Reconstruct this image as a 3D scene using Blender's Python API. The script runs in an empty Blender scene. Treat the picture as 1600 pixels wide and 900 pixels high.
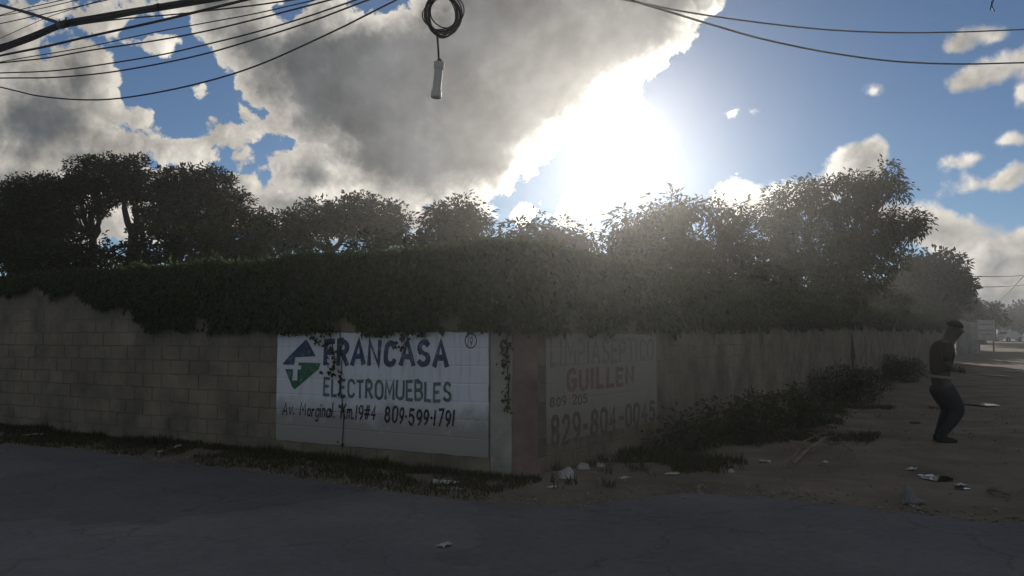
import bpy, bmesh, math, random
import numpy as np
from mathutils import Vector, Matrix, noise
random.seed(7); rng = np.random.default_rng(7)
S = bpy.context.scene; C = S.collection
rad = math.radians

# ------------------------------------------------------------------ camera
F = 1300.0; HOR = 530.0; CAMZ = 1.5
PITCH = math.atan((HOR-450)/F)
cam = bpy.data.cameras.new('camera'); co = bpy.data.objects.new('camera', cam); C.objects.link(co)
cam.sensor_width = 36; cam.lens = 36*F/1600; cam.clip_start = .05; cam.clip_end = 2000
co.location = (0, 0, CAMZ); co.rotation_euler = (math.pi/2+PITCH, 0, 0)
S.camera = co
def ray(px, py):
    cx = (px-800)/F; cy = (450-py)/F
    return Vector((cx, math.cos(PITCH)-cy*math.sin(PITCH), math.sin(PITCH)+cy*math.cos(PITCH)))
def at(px, py, y):
    d = ray(px, py); k = y/d.y
    return Vector((d.x*k, y, CAMZ+d.z*k))
def gpt(px, py, z=0.0):
    d = ray(px, py); k = (z-CAMZ)/d.z
    return Vector((d.x*k, d.y*k, z))
def azel(px, py):
    d = ray(px, py).normalized()
    return math.atan2(d.x, d.y), math.asin(d.z)

# ------------------------------------------------------------------ render, exposure
S.view_settings.view_transform = 'Standard'; S.view_settings.look = 'None'
S.view_settings.gamma = 1; S.view_settings.exposure = -0.35
S.render.engine = 'CYCLES'
S.cycles.use_denoising = True
S.cycles.max_bounces = 6; S.cycles.diffuse_bounces = 3; S.cycles.transmission_bounces = 4
S.cycles.volume_bounces = 0; S.cycles.sample_clamp_indirect = 4

# ------------------------------------------------------------------ sun and sky
SUN_AZ, SUN_EL = azel(972, 212)
SUN = Vector((math.sin(SUN_AZ)*math.cos(SUN_EL), math.cos(SUN_AZ)*math.cos(SUN_EL), math.sin(SUN_EL)))
sl = bpy.data.lights.new('sun', 'SUN'); sl.energy = 4.5; sl.angle = rad(.5); sl.color = (1, .93, .82)
so = bpy.data.objects.new('sun', sl); C.objects.link(so)
so.rotation_euler = (-SUN).to_track_quat('-Z', 'Y').to_euler(); so.location = SUN*60

W = bpy.data.worlds.new('World'); S.world = W; W.use_nodes = True
SKY_STR = .08
W.cycles.sampling_method = 'MANUAL'; W.cycles.sample_map_resolution = 256
def build_world():
    nt = W.node_tree; nt.nodes.clear()
    def mk(tree, t, **k):
        n = tree.nodes.new(t)
        for a, b in k.items(): setattr(n, a, b)
        return n
    def put(tree, sock, v):
        if isinstance(v, bpy.types.NodeSocket): tree.links.new(v, sock)
        else: sock.default_value = v
    def M(tree, op, a, b=None, c=None, clamp=False):
        n = mk(tree, 'ShaderNodeMath', operation=op, use_clamp=clamp)
        put(tree, n.inputs[0], a)
        if b is not None: put(tree, n.inputs[1], b)
        if c is not None: put(tree, n.inputs[2], c)
        return n.outputs[0]
    def V(tree, op, a, b=None):
        n = mk(tree, 'ShaderNodeVectorMath', operation=op)
        put(tree, n.inputs[0], a)
        if b is not None:
            if op == 'SCALE': put(tree, n.inputs['Scale'], b)
            else: put(tree, n.inputs[1], b)
        return n.outputs['Value'] if op in ('DOT_PRODUCT', 'LENGTH') else n.outputs[0]
    def MR(tree, v, a, b, c=0., d=1., kind='SMOOTHSTEP'):
        n = mk(tree, 'ShaderNodeMapRange', interpolation_type=kind)
        put(tree, n.inputs[0], v)
        for i, x in enumerate((a, b, c, d)): n.inputs[i+1].default_value = x
        return n.outputs[0]
    def mix(tree, f, a, b):
        n = mk(tree, 'ShaderNodeMix', data_type='RGBA')
        put(tree, n.inputs[0], f)
        for s, v in ((n.inputs[6], a), (n.inputs[7], b)):
            if isinstance(v, tuple): v = (*v, 1)
            put(tree, s, v)
        return n.outputs[2]
    # ---- cloud thickness field as a function of (azimuth, elevation)
    g = bpy.data.node_groups.new('cloud_field', 'ShaderNodeTree')
    g.interface.new_socket('P', in_out='INPUT', socket_type='NodeSocketVector')
    g.interface.new_socket('D', in_out='OUTPUT', socket_type='NodeSocketFloat')
    gi = mk(g, 'NodeGroupInput'); go = mk(g, 'NodeGroupOutput'); P = gi.outputs[0]
    def tex(scale, detail, rough, off=0):
        n = mk(g, 'ShaderNodeTexNoise'); n.inputs['Scale'].default_value = scale
        n.inputs['Detail'].default_value = detail; n.inputs['Roughness'].default_value = rough
        v = V(g, 'ADD', P, (off, off*.7, off*.3)) if off else P
        g.links.new(v, n.inputs['Vector']); return n
    nz = tex(9, 9, .62); nc = tex(26, 6, .62, 3.1)
    spa = mk(g, 'ShaderNodeSeparateXYZ'); g.links.new(P, spa.inputs[0])
    warp = V(g, 'SCALE', V(g, 'SUBTRACT', nc.outputs['Color'], (.5, .5, .5)), MR(g, spa.outputs[0], .2, .36, .030, .014))
    Q = V(g, 'ADD', P, warp)
    def ell(px, py, rx, ry, rot=0):
        a, e = azel(px, py)
        k = math.cos(a)**2/F*1.02
        n = mk(g, 'ShaderNodeMapping', vector_type='TEXTURE')
        g.links.new(Q, n.inputs[0])
        n.inputs[1].default_value = (a, e, 0); n.inputs[2].default_value = (0, 0, rad(-rot))
        n.inputs[3].default_value = (rx*k, ry*k, 10)
        return M(g, 'MULTIPLY', M(g, 'SUBTRACT', 1., V(g, 'LENGTH', n.outputs[0])), min(rx, ry)*k)
    def poly(pts):
        d = None
        for (x0, y0), (x1, y1) in zip(pts[:-1], pts[1:]):
            a0, e0 = azel(x0, y0); a1, e1 = azel(x1, y1)
            t = Vector((a1-a0, e1-e0)).normalized(); n = Vector((-t.y, t.x))
            v = M(g, 'SUBTRACT', V(g, 'DOT_PRODUCT', Q, (n.x, n.y, 0)), n.x*a0+n.y*e0)
            d = v if d is None else M(g, 'SMOOTH_MIN', d, v, .03)
        return d
    main = poly([(262, 0), (440, 222), (640, 346), (800, 312), (930, 205), (1060, 105), (1190, -40)])
    for h in ((588, -6, 52, 24, -12), (468, 2, 36, 12, -20)):   # blue gaps
        main = M(g, 'MINIMUM', main, M(g, 'MULTIPLY', ell(*h), -1.4))
    D = main
    heaps = [
      (60, 190, 125, 105), (125, 128, 66, 66), (10, 85, 60, 85), (-110, 150, 160, 220), (130, 245, 115, 60), (215, 190, 26, 20),
      (40, 310, 330, 80), (265, 234, 105, 32), (350, 214, 66, 20, -22), (385, 178, 32, 15, 20), (290, 300, 190, 48, 8), (510, 335, 220, 45),
      (323, 150, 15, 14), (500, 275, 75, 48), (700, 335, 95, 26), (200, 22, 100, 24, -20), (240, 64, 66, 20, -15), (60, 8, 60, 12),
      (905, 322, 54, 34), (928, 342, 36, 24), (812, 333, 18, 14), (965, 225, 66, 84, 12),
      (1336, 262, 48, 40), (1367, 236, 22, 24), (1205, 312, 90, 30, -6), (1165, 300, 40, 22), (1250, 302, 40, 20), (1215, 290, 24, 12),
      (1150, 168, 40, 16, -14), (1560, 108, 84, 25, -18), (1640, 92, 60, 26, -15), (1556, 284, 82, 20, -12), (1516, 246, 30, 13), (1498, 68, 24, 13, -15),
      (1545, 57, 26, 11), (1368, 141, 20, 12, -10), (1580, 217, 18, 11), (1600, 145, 20, 20),
      (1470, 358, 100, 42, 14), (1400, 334, 64, 24, 4), (1555, 412, 66, 44), (1530, 390, 32, 24), (1620, 388, 60, 40), (1700, 500, 420, 105)]
    for i, h in enumerate(heaps):
        if i % 4 == 0:                               # evaluate the heaps one after the other, the shader's stack is small
            n = mk(g, 'ShaderNodeVectorMath', operation='MULTIPLY_ADD'); g.links.new(D, n.inputs[0])
            n.inputs[1].default_value = (1e-9, 1e-9, 1e-9); g.links.new(Q, n.inputs[2]); Q = n.outputs[0]
        D = M(g, 'SMOOTH_MAX', D, ell(*h), .012)
    # the rest of the sky round the horizon carries the same sort of broken cloud
    sp = mk(g, 'ShaderNodeSeparateXYZ'); g.links.new(P, sp.inputs[0])
    out = MR(g, M(g, 'ABSOLUTE', sp.outputs[0]), rad(34), rad(44))
    big = tex(2.6, 3, .5, 7.7)
    rest = M(g, 'MULTIPLY', M(g, 'SUBTRACT', big.outputs['Fac'], .52), .5)
    rest = M(g, 'SUBTRACT', rest, M(g, 'MULTIPLY', M(g, 'SUBTRACT', 1., out), .5))
    D = M(g, 'MAXIMUM', D, rest)
    fb = M(g, 'SUBTRACT', nz.outputs['Fac'], .5)
    vo = mk(g, 'ShaderNodeTexVoronoi', feature='F1'); g.links.new(Q, vo.inputs['Vector'])
    vo.inputs['Scale'].default_value = 30; vo.inputs['Detail'].default_value = 2.5; vo.inputs['Roughness'].default_value = .5
    puff = M(g, 'MULTIPLY', M(g, 'SUBTRACT', .62, vo.outputs['Distance']), .020)
    fb = M(g, 'ADD', M(g, 'MULTIPLY', fb, .070), M(g, 'MULTIPLY', M(g, 'SUBTRACT', nc.outputs['Fac'], .5), .028))
    fb = M(g, 'MULTIPLY', M(g, 'ADD', fb, puff), MR(g, D, -.04, .02, .45, 1.))
    fb = M(g, 'ADD', M(g, 'MULTIPLY', fb, MR(g, sp.outputs[0], .2, .36, 1., .5)), .006)
    D = M(g, 'ADD', D, fb)
    g.links.new(D, go.inputs[0])
    # ---- world
    tc = mk(nt, 'ShaderNodeTexCoord'); dirv = V(nt, 'NORMALIZE', tc.outputs['Generated'])
    sx = mk(nt, 'ShaderNodeSeparateXYZ'); nt.links.new(dirv, sx.inputs[0])
    az = M(nt, 'ARCTAN2', sx.outputs[0], sx.outputs[1]); el = M(nt, 'ARCSINE', sx.outputs[2])
    cb = mk(nt, 'ShaderNodeCombineXYZ'); nt.links.new(az, cb.inputs[0]); nt.links.new(el, cb.inputs[1])
    Pw = cb.outputs[0]
    toS = V(nt, 'NORMALIZE', V(nt, 'SUBTRACT', (SUN_AZ, SUN_EL, 0), Pw))
    def field(v):
        n = mk(nt, 'ShaderNodeGroup'); n.node_tree = g; nt.links.new(v, n.inputs[0]); return n.outputs[0]
    d0 = field(Pw)
    ds = mk(nt, 'ShaderNodeVectorMath', operation='MULTIPLY_ADD'); nt.links.new(d0, ds.inputs[0]); ds.inputs[1].default_value = (1e-9,)*3
    nt.links.new(V(nt, 'ADD', Pw, V(nt, 'SCALE', toS, .011)), ds.inputs[2])
    d1 = field(ds.outputs[0])
    soft = M(nt, 'ADD', MR(nt, az, .2, .4, .0060, .0095), MR(nt, az, -.1, -.25, .0, -.0012))
    alpha = MR(nt, M(nt, 'DIVIDE', d0, soft), -.05, 1.)
    thick = MR(nt, d0, .0, .062)
    lit = M(nt, 'MULTIPLY', M(nt, 'SUBTRACT', d0, d1), 46., clamp=True)
    theta = M(nt, 'ARCCOSINE', M(nt, 'MINIMUM', V(nt, 'DOT_PRODUCT', dirv, tuple(SUN)), .999999))
    def gl(w, p=1):
        q = M(nt, 'DIVIDE', theta, w)
        if p == 2: q = M(nt, 'MULTIPLY', q, q)
        return M(nt, 'EXPONENT', M(nt, 'MULTIPLY', q, -1.))
    near = gl(.30); core = gl(.034, 2)
    e1 = M(nt, 'POWER', M(nt, 'SUBTRACT', 1., thick), 2.0)
    bright = M(nt, 'ADD', M(nt, 'MULTIPLY', e1, .68), M(nt, 'MULTIPLY', M(nt, 'MULTIPLY', lit, .75), MR(nt, thick, .15, .9, 1., .10)), clamp=True)
    k = 1/SKY_STR
    grey = mix(nt, near, (.110*k, .124*k, .142*k), (.235*k, .222*k, .210*k))
    grey = mix(nt, MR(nt, el, .035, .13), (.075*k, .100*k, .150*k), grey)          # low clouds are far off and bluer
    white = mix(nt, near, (.74*k, .69*k, .60*k), (1.25*k, 1.18*k, 1.08*k))
    front = MR(nt, V(nt, 'DOT_PRODUCT', dirv, tuple(SUN)), .1, -.6)     # clouds opposite the sun are lit from the front
    cl = mix(nt, M(nt, 'MAXIMUM', bright, M(nt, 'MULTIPLY', front, .75)), grey, (white))
    vn = mk(nt, 'ShaderNodeTexNoise'); nt.links.new(Pw, vn.inputs['Vector']); vn.inputs['Scale'].default_value = 11
    vn.inputs['Detail'].default_value = 5; vn.inputs['Roughness'].default_value = .55
    cl = V(nt, 'ADD', cl, V(nt, 'SCALE', (6.*k, 5.7*k, 5.1*k), M(nt, 'MULTIPLY', M(nt, 'MULTIPLY', gl(.085), bright), bright)))
    cl = V(nt, 'SCALE', cl, MR(nt, vn.outputs['Fac'], .34, .7, .66, 1.7, 'LINEAR'))
    # clouds thinner than the eye can see through light up round the sun
    halo = M(nt, 'MULTIPLY', gl(.075, 1), M(nt, 'SUBTRACT', 1., thick))
    hl = mk(nt, 'ShaderNodeCombineXYZ')
    for i, c in enumerate((1., .97, .92)): nt.links.new(M(nt, 'MULTIPLY', M(nt, 'ADD', M(nt, 'MULTIPLY', core, 3.), M(nt, 'MULTIPLY', halo, .8)), c), hl.inputs[i])
    sky = mk(nt, 'ShaderNodeTexSky', sky_type='NISHITA'); sky.sun_disc = False
    sky.sun_elevation = SUN_EL; sky.sun_rotation = SUN_AZ
    sky.air_density = .7; sky.dust_density = .0; sky.ozone_density = 2.6; sky.altitude = 0
    colr = mix(nt, alpha, sky.outputs[0], cl)
    colr = V(nt, 'ADD', colr, hl.outputs[0])
    bg = mk(nt, 'ShaderNodeBackground'); nt.links.new(colr, bg.inputs[0]); bg.inputs[1].default_value = SKY_STR
    o = mk(nt, 'ShaderNodeOutputWorld'); nt.links.new(bg.outputs[0], o.inputs[0])
build_world()

# ------------------------------------------------------------------ helpers
def tag(o, label=None, cat=None, group=None, kind=None):
    if label: o['label'] = label
    if cat: o['category'] = cat
    if group: o['group'] = group
    if kind: o['kind'] = kind
    return o
def empty(name, loc, label, cat, group=None, rz=0):
    o = bpy.data.objects.new(name, None); C.objects.link(o); o.location = loc; o.rotation_euler = (0, 0, rz)
    o.empty_display_size = .1
    return tag(o, label, cat, group)
def obj(name, me, mat=None, parent=None, world=True, smooth=False):
    o = bpy.data.objects.new(name, me); C.objects.link(o)
    if mat is not None and not me.materials: me.materials.append(mat)
    if parent is not None:
        o.parent = parent
        if world:                                   # geometry was written in world coordinates
            o.matrix_parent_inverse = (Matrix.Translation(parent.location) @ parent.rotation_euler.to_matrix().to_4x4()).inverted()
    if smooth:
        me.polygons.foreach_set('use_smooth', [True]*len(me.polygons))
    return o
def origin_to(o, p):
    me = o.data; p = Vector(p); me.transform(Matrix.Translation(-p)); o.location = p; return o
def mesh(name, verts, faces):
    me = bpy.data.meshes.new(name); me.from_pydata([tuple(v) for v in verts], [], faces); me.update(); return me
def bmesh_to(name, bm):
    me = bpy.data.meshes.new(name); bmesh.ops.recalc_face_normals(bm, faces=bm.faces[:]); bm.to_mesh(me); bm.free(); return me
def add_tube(V_, F_, pts, rads, n=8, cap=True):
    """tapered tube along a polyline"""
    base = len(V_); pts = [Vector(p) for p in pts]
    up = Vector((.13, .31, .94))
    for i, p in enumerate(pts):
        t = (pts[min(i+1, len(pts)-1)]-pts[max(i-1, 0)]).normalized()
        if abs(t.dot(up)) > .95: up = Vector((.9, .3, .1))
        a = t.cross(up).normalized(); b = t.cross(a)
        r = rads[i] if hasattr(rads, '__len__') else rads
        for k in range(n):
            q = 2*math.pi*k/n
            V_.append(p+(a*math.cos(q)+b*math.sin(q))*r)
    for i in range(len(pts)-1):
        for k in range(n):
            a0 = base+i*n+k; a1 = base+i*n+(k+1) % n
            F_.append((a0, a1, a1+n, a0+n))
    if cap:
        F_.append(tuple(base+k for k in reversed(range(n)))); F_.append(tuple(base+(len(pts)-1)*n+k for k in range(n)))
def add_box(V_, F_, c, ax, ay, az):
    """box centred at c with half-axis vectors"""
    b = len(V_); c = Vector(c)
    for sx in (-1, 1):
        for sy in (-1, 1):
            for sz in (-1, 1): V_.append(c+ax*sx+ay*sy+az*sz)
    q = [(0, 1, 3, 2), (4, 6, 7, 5), (0, 4, 5, 1), (2, 3, 7, 6), (0, 2, 6, 4), (1, 5, 7, 3)]
    if ax.cross(ay).dot(az) < 0: q = [tuple(reversed(f)) for f in q]
    F_ += [tuple(b+i for i in f) for f in q]
def leaf_mesh(name, cen, d, n, L, Wd, fold=.25):
    """many folded leaf blades: cen base points, d pointing direction, n normal"""
    N = len(cen); d = d/np.linalg.norm(d, axis=1, keepdims=True)
    s = np.cross(d, n); s /= np.linalg.norm(s, axis=1, keepdims=True)+1e-9
    n = np.cross(s, d)
    L = np.broadcast_to(L, (N,))[:, None]; Wd = np.broadcast_to(Wd, (N,))[:, None]
    v = np.empty((N, 4, 3), np.float32)
    v[:, 0] = cen; v[:, 2] = cen+d*L-n*L*.12
    v[:, 1] = cen+d*L*.45+s*Wd*.5+n*Wd*fold; v[:, 3] = cen+d*L*.45-s*Wd*.5+n*Wd*fold
    me = bpy.data.meshes.new(name)
    me.vertices.add(N*4); me.vertices.foreach_set('co', v.ravel())
    idx = (np.arange(N)[:, None]*4+np.array([0, 1, 2, 0, 2, 3])[None]).astype(np.int32).ravel()
    me.loops.add(N*6); me.loops.foreach_set('vertex_index', idx)
    me.polygons.add(N*2); me.polygons.foreach_set('loop_start', np.arange(0, N*6, 3, dtype=np.int32))
    me.update(calc_edges=True); return me

# ------------------------------------------------------------------ materials
MAT = {}
def material(name, col, rough=.85, var=.25, scale=6., bump=0., bscale=40., spec=.3, col2=None, metallic=0., world=False):
    if name in MAT: return MAT[name]
    m = bpy.data.materials.new(name); m.use_nodes = True; nt = m.node_tree
    b = nt.nodes['Principled BSDF']; b.inputs['Roughness'].default_value = rough
    b.inputs['Specular IOR Level'].default_value = spec; b.inputs['Metallic'].default_value = metallic
    tc = nt.nodes.new('ShaderNodeTexCoord'); po = nt.nodes.new('ShaderNodeNewGeometry').outputs['Position'] if world else tc.outputs['Object']
    n = nt.nodes.new('ShaderNodeTexNoise'); n.inputs['Scale'].default_value = scale; n.inputs['Detail'].default_value = 8
    n.inputs['Roughness'].default_value = .62
    nt.links.new(po, n.inputs['Vector'])
    r = nt.nodes.new('ShaderNodeValToRGB'); c = Vector(col)
    c2 = Vector(col2) if col2 else c*(1-var)
    r.color_ramp.elements[0].position = .3; r.color_ramp.elements[0].color = (*c2, 1)
    r.color_ramp.elements[1].position = .68; r.color_ramp.elements[1].color = (*(c*(1+var*.5)), 1)
    nt.links.new(n.outputs['Fac'], r.inputs[0]); nt.links.new(r.outputs[0], b.inputs['Base Color'])
    if bump:
        n2 = nt.nodes.new('ShaderNodeTexNoise'); n2.inputs['Scale'].default_value = bscale; n2.inputs['Detail'].default_value = 6
        nt.links.new(po, n2.inputs['Vector'])
        bp = nt.nodes.new('ShaderNodeBump'); bp.inputs['Strength'].default_value = bump; bp.inputs['Distance'].default_value = .02
        nt.links.new(n2.outputs['Fac'], bp.inputs['Height']); nt.links.new(bp.outputs[0], b.inputs['Normal'])
    MAT[name] = m; return m
def leaf_material(name, col, col2, trans=.35):
    m = bpy.data.materials.new(name); m.use_nodes = True; nt = m.node_tree; nt.nodes.clear()
    g = nt.nodes.new('ShaderNodeNewGeometry')
    r = nt.nodes.new('ShaderNodeValToRGB')
    r.color_ramp.elements[0].color = (*col, 1); r.color_ramp.elements[1].color = (*col2, 1)
    nt.links.new(g.outputs['Random Per Island'], r.inputs[0])
    d = nt.nodes.new('ShaderNodeBsdfPrincipled'); d.inputs['Roughness'].default_value = .7; d.inputs['Specular IOR Level'].default_value = .1
    t = nt.nodes.new('ShaderNodeBsdfTranslucent'); x = nt.nodes.new('ShaderNodeMixShader'); x.inputs[0].default_value = trans
    hs = nt.nodes.new('ShaderNodeHueSaturation'); hs.inputs['Value'].default_value = 1.8; hs.inputs['Hue'].default_value = .48
    nt.links.new(r.outputs[0], d.inputs['Base Color']); nt.links.new(r.outputs[0], hs.inputs['Color']); nt.links.new(hs.outputs[0], t.inputs[0])
    nt.links.new(d.outputs[0], x.inputs[1]); nt.links.new(t.outputs[0], x.inputs[2])
    o = nt.nodes.new('ShaderNodeOutputMaterial'); nt.links.new(x.outputs[0], o.inputs[0])
    return m
leafA = leaf_material('leaf_dark', (.016, .026, .010), (.036, .052, .018), .10)
leafM = leaf_material('leaf_mango', (.018, .027, .011), (.044, .052, .019), .12)
leafV = leaf_material('leaf_vine', (.022, .036, .014), (.05, .075, .024), .35)
leafW = leaf_material('leaf_weed', (.030, .040, .018), (.075, .080, .034), .15)
leafG = leaf_material('leaf_grass', (.040, .050, .022), (.115, .100, .055), .2)
bark = material('bark', (.05, .042, .032), .9, .4, 9, .6, 30)
def per_object(m, amt):
    nt = m.node_tree; b = nt.nodes['Principled BSDF']; src = b.inputs['Base Color'].links[0].from_socket
    oi = nt.nodes.new('ShaderNodeObjectInfo'); h = nt.nodes.new('ShaderNodeHueSaturation'); r = nt.nodes.new('ShaderNodeMapRange')
    r.inputs[3].default_value = 1-amt; r.inputs[4].default_value = 1+amt
    nt.links.new(oi.outputs['Random'], r.inputs[0]); nt.links.new(r.outputs[0], h.inputs['Value']); nt.links.new(src, h.inputs['Color']); nt.links.new(h.outputs[0], b.inputs['Base Color'])
concrete = material('block_concrete', (.225, .186, .132), .95, .5, 1.7, .6, 45, world=True)
per_object(concrete, .05)
mortar = material('mortar', (.195, .162, .116), .95, .4, 2.1, .4, 60)
plaster = material('pillar_plaster', (.36, .32, .27), .9, .4, 2.6, .3, 30)
redplaster = material('pillar_face', (.235, .165, .13), .9, .45, 2.2, .3, 30)
cable_m = material('cable_rubber', (.02, .02, .022), .6, .2)
litter_m = material('pale_litter', (.55, .53, .50), .7, .3, 14)
stone_m = material('pale_stone', (.42, .40, .37), .95, .4, 7, .5, 30)
stick_m = material('dry_wood', (.26, .21, .15), .9, .4, 12)

# ------------------------------------------------------------------ ground and road
EDGE_PX = [(0, 695), (120, 703), (245, 721), (440, 743), (600, 768), (720, 783), (800, 789), (900, 793), (975, 781), (1080, 771), (1200, 778), (1360, 795), (1520, 815), (1600, 819)]
EDGE = [gpt(*p) for p in EDGE_PX]
EDGE = [EDGE[0]+Vector((-70, 40, 0)), EDGE[0]+Vector((-8, 4.6, 0))]+EDGE+[Vector((7, 5.2, 0)), Vector((14, 2.0, 0)), Vector((80, -22, 0))]
EX = np.array([p.x for p in EDGE]); EY = np.array([p.y for p in EDGE])
def edge_y(x): return np.interp(x, EX, EY)
def smooth(x, a, b):
    t = np.clip((x-a)/(b-a), 0, 1); return t*t*(3-2*t)
def rise(y): return 1.2*smooth(y, 22, 135)
def bumps(x, y):
    z = 0
    for k, (fx, fy, a, ph) in enumerate(((.9, .7, .022, 1.), (1.9, 2.3, .014, 2.), (4.1, 3.7, .009, .4), (7.3, 8.9, .006, 5.))):
        z = z+a*np.sin(fx*x+1.7*np.sin(fy*.6*y+ph)+ph)*np.cos(fy*y+1.3*np.sin(fx*.7*x))
    return z
def ground_z(x, y):
    off = np.asarray(y)-edge_y(x)
    far = np.clip(1-(np.asarray(y)-40)/60., 0, 1)
    z = np.where(off < 0, -.03, .03*smooth(off, 0, .35)+bumps(np.asarray(x), np.asarray(y))*smooth(off, 0, .6)*far*1.5-.01*(1-smooth(off, 0, .2)))
    return z+rise(np.asarray(y))
def gz(x, y): return float(ground_z(x, y))
def build_ground():
    u = np.linspace(-1, 1, 331); xs = 1.2+np.sinh(u*5.1)/np.sinh(5.1)*190
    v = np.linspace(-1, 1, 361); ys = 9.5+np.sinh(v*5.1)/np.sinh(5.1)*190
    X, Y = np.meshgrid(xs, ys); Z = ground_z(X, Y)
    co_ = np.stack([X, Y, Z], -1).reshape(-1, 3); nx, ny = len(xs), len(ys)
    i = (np.arange(ny-1)[:, None]*nx+np.arange(nx-1)[None]).ravel()
    f = np.stack([i, i+1, i+nx+1, i+nx], -1)
    me = mesh('ground', co_, f.tolist())
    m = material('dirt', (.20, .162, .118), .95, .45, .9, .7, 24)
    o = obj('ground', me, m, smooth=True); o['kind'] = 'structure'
    # asphalt road
    pts = []
    for a, b in zip(EDGE[:-1], EDGE[1:]):
        n = max(1, min(60, int((b-a).length/.12)))
        for k in range(n):
            p = a.lerp(b, k/n); w = noise.noise(p*2.1)*.05+noise.noise(p*7.)*.025
            pts.append((p.x, p.y+w))
    V_ = []; F_ = []
    for x, y in pts: V_ += [(x, y, .004), (x, y-.03, .014), (x, -60-.3*abs(x), .014)]
    for i in range(len(pts)-1):
        a = i*3; F_ += [(a, a+1, a+4, a+3), (a+1, a+2, a+5, a+4)]
    m = bpy.data.materials.new('asphalt'); m.use_nodes = True; nt = m.node_tree; b = nt.nodes['Principled BSDF']
    tc = nt.nodes.new('ShaderNodeTexCoord')
    n1 = nt.nodes.new('ShaderNodeTexNoise'); n1.inputs['Scale'].default_value = .55; n1.inputs['Detail'].default_value = 9; n1.inputs['Roughness'].default_value = .65
    n2 = nt.nodes.new('ShaderNodeTexNoise'); n2.inputs['Scale'].default_value = 110; n2.inputs['Detail'].default_value = 3
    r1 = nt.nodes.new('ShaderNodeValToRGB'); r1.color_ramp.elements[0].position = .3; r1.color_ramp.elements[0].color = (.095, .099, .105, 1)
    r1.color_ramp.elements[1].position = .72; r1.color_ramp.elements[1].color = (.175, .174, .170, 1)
    mx = nt.nodes.new('ShaderNodeMix'); mx.data_type = 'RGBA'; mx.blend_type = 'OVERLAY'; mx.inputs[0].default_value = .55
    nt.links.new(tc.outputs['Object'], n1.inputs[0]); nt.links.new(tc.outputs['Object'], n2.inputs[0])
    nt.links.new(n1.outputs['Fac'], r1.inputs[0]); nt.links.new(r1.outputs[0], mx.inputs[6]); nt.links.new(n2.outputs['Color'], mx.inputs[7])
    # hairline cracks and old patches
    wn = nt.nodes.new('ShaderNodeTexNoise'); wn.inputs['Scale'].default_value = 1.6; wn.inputs['Detail'].default_value = 5; nt.links.new(tc.outputs['Object'], wn.inputs[0])
    wv = nt.nodes.new('ShaderNodeVectorMath'); wv.operation = 'MULTIPLY_ADD'; wv.inputs[1].default_value = (.9, .9, .9); nt.links.new(wn.outputs['Color'], wv.inputs[0]); nt.links.new(tc.outputs['Object'], wv.inputs[2])
    cv = nt.nodes.new('ShaderNodeTexVoronoi'); cv.feature = 'DISTANCE_TO_EDGE'; cv.inputs['Scale'].default_value = .55; nt.links.new(wv.outputs[0], cv.inputs[0])
    cr_ = nt.nodes.new('ShaderNodeMapRange'); cr_.inputs[1].default_value = .0; cr_.inputs[2].default_value = .012; cr_.inputs[3].default_value = .28; cr_.inputs[4].default_value = 0
    nt.links.new(cv.outputs['Distance'], cr_.inputs[0])
    pv = nt.nodes.new('ShaderNodeTexVoronoi'); pv.inputs['Scale'].default_value = .33; nt.links.new(wv.outputs[0], pv.inputs[0])
    pm = nt.nodes.new('ShaderNodeMapRange'); pm.inputs[3].default_value = .86; pm.inputs[4].default_value = 1.16
    sx = nt.nodes.new('ShaderNodeSeparateColor'); nt.links.new(pv.outputs['Color'], sx.inputs[0]); nt.links.new(sx.outputs[0], pm.inputs[0])
    mo = nt.nodes.new('ShaderNodeTexNoise'); mo.inputs['Scale'].default_value = 14; mo.inputs['Detail'].default_value = 7; mo.inputs['Roughness'].default_value = .75; nt.links.new(tc.outputs['Object'], mo.inputs[0])
    mm = nt.nodes.new('ShaderNodeMapRange'); mm.inputs[1].default_value = .3; mm.inputs[2].default_value = .7; mm.inputs[3].default_value = -.16; mm.inputs[4].default_value = .2; nt.links.new(mo.outputs['Fac'], mm.inputs[0])
    ma = nt.nodes.new('ShaderNodeMath'); ma.operation = 'ADD'; nt.links.new(pm.outputs[0], ma.inputs[0]); nt.links.new(mm.outputs[0], ma.inputs[1])
    cm = nt.nodes.new('ShaderNodeMath'); cm.operation = 'SUBTRACT'; nt.links.new(ma.outputs[0], cm.inputs[0]); nt.links.new(cr_.outputs[0], cm.inputs[1])
    bw = nt.nodes.new('ShaderNodeHueSaturation'); bw.inputs['Saturation'].default_value = .45; nt.links.new(cm.outputs[0], bw.inputs['Value'])
    nt.links.new(mx.outputs[2], bw.inputs['Color']); nt.links.new(bw.outputs[0], b.inputs['Base Color'])
    bp = nt.nodes.new('ShaderNodeBump'); bp.inputs['Strength'].default_value = .5; bp.inputs['Distance'].default_value = .008
    nt.links.new(n2.outputs['Fac'], bp.inputs['Height']); nt.links.new(bp.outputs[0], b.inputs['Normal'])
    b.inputs['Roughness'].default_value = .82; b.inputs['Specular IOR Level'].default_value = .3
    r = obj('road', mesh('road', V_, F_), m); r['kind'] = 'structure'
build_ground()

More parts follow.
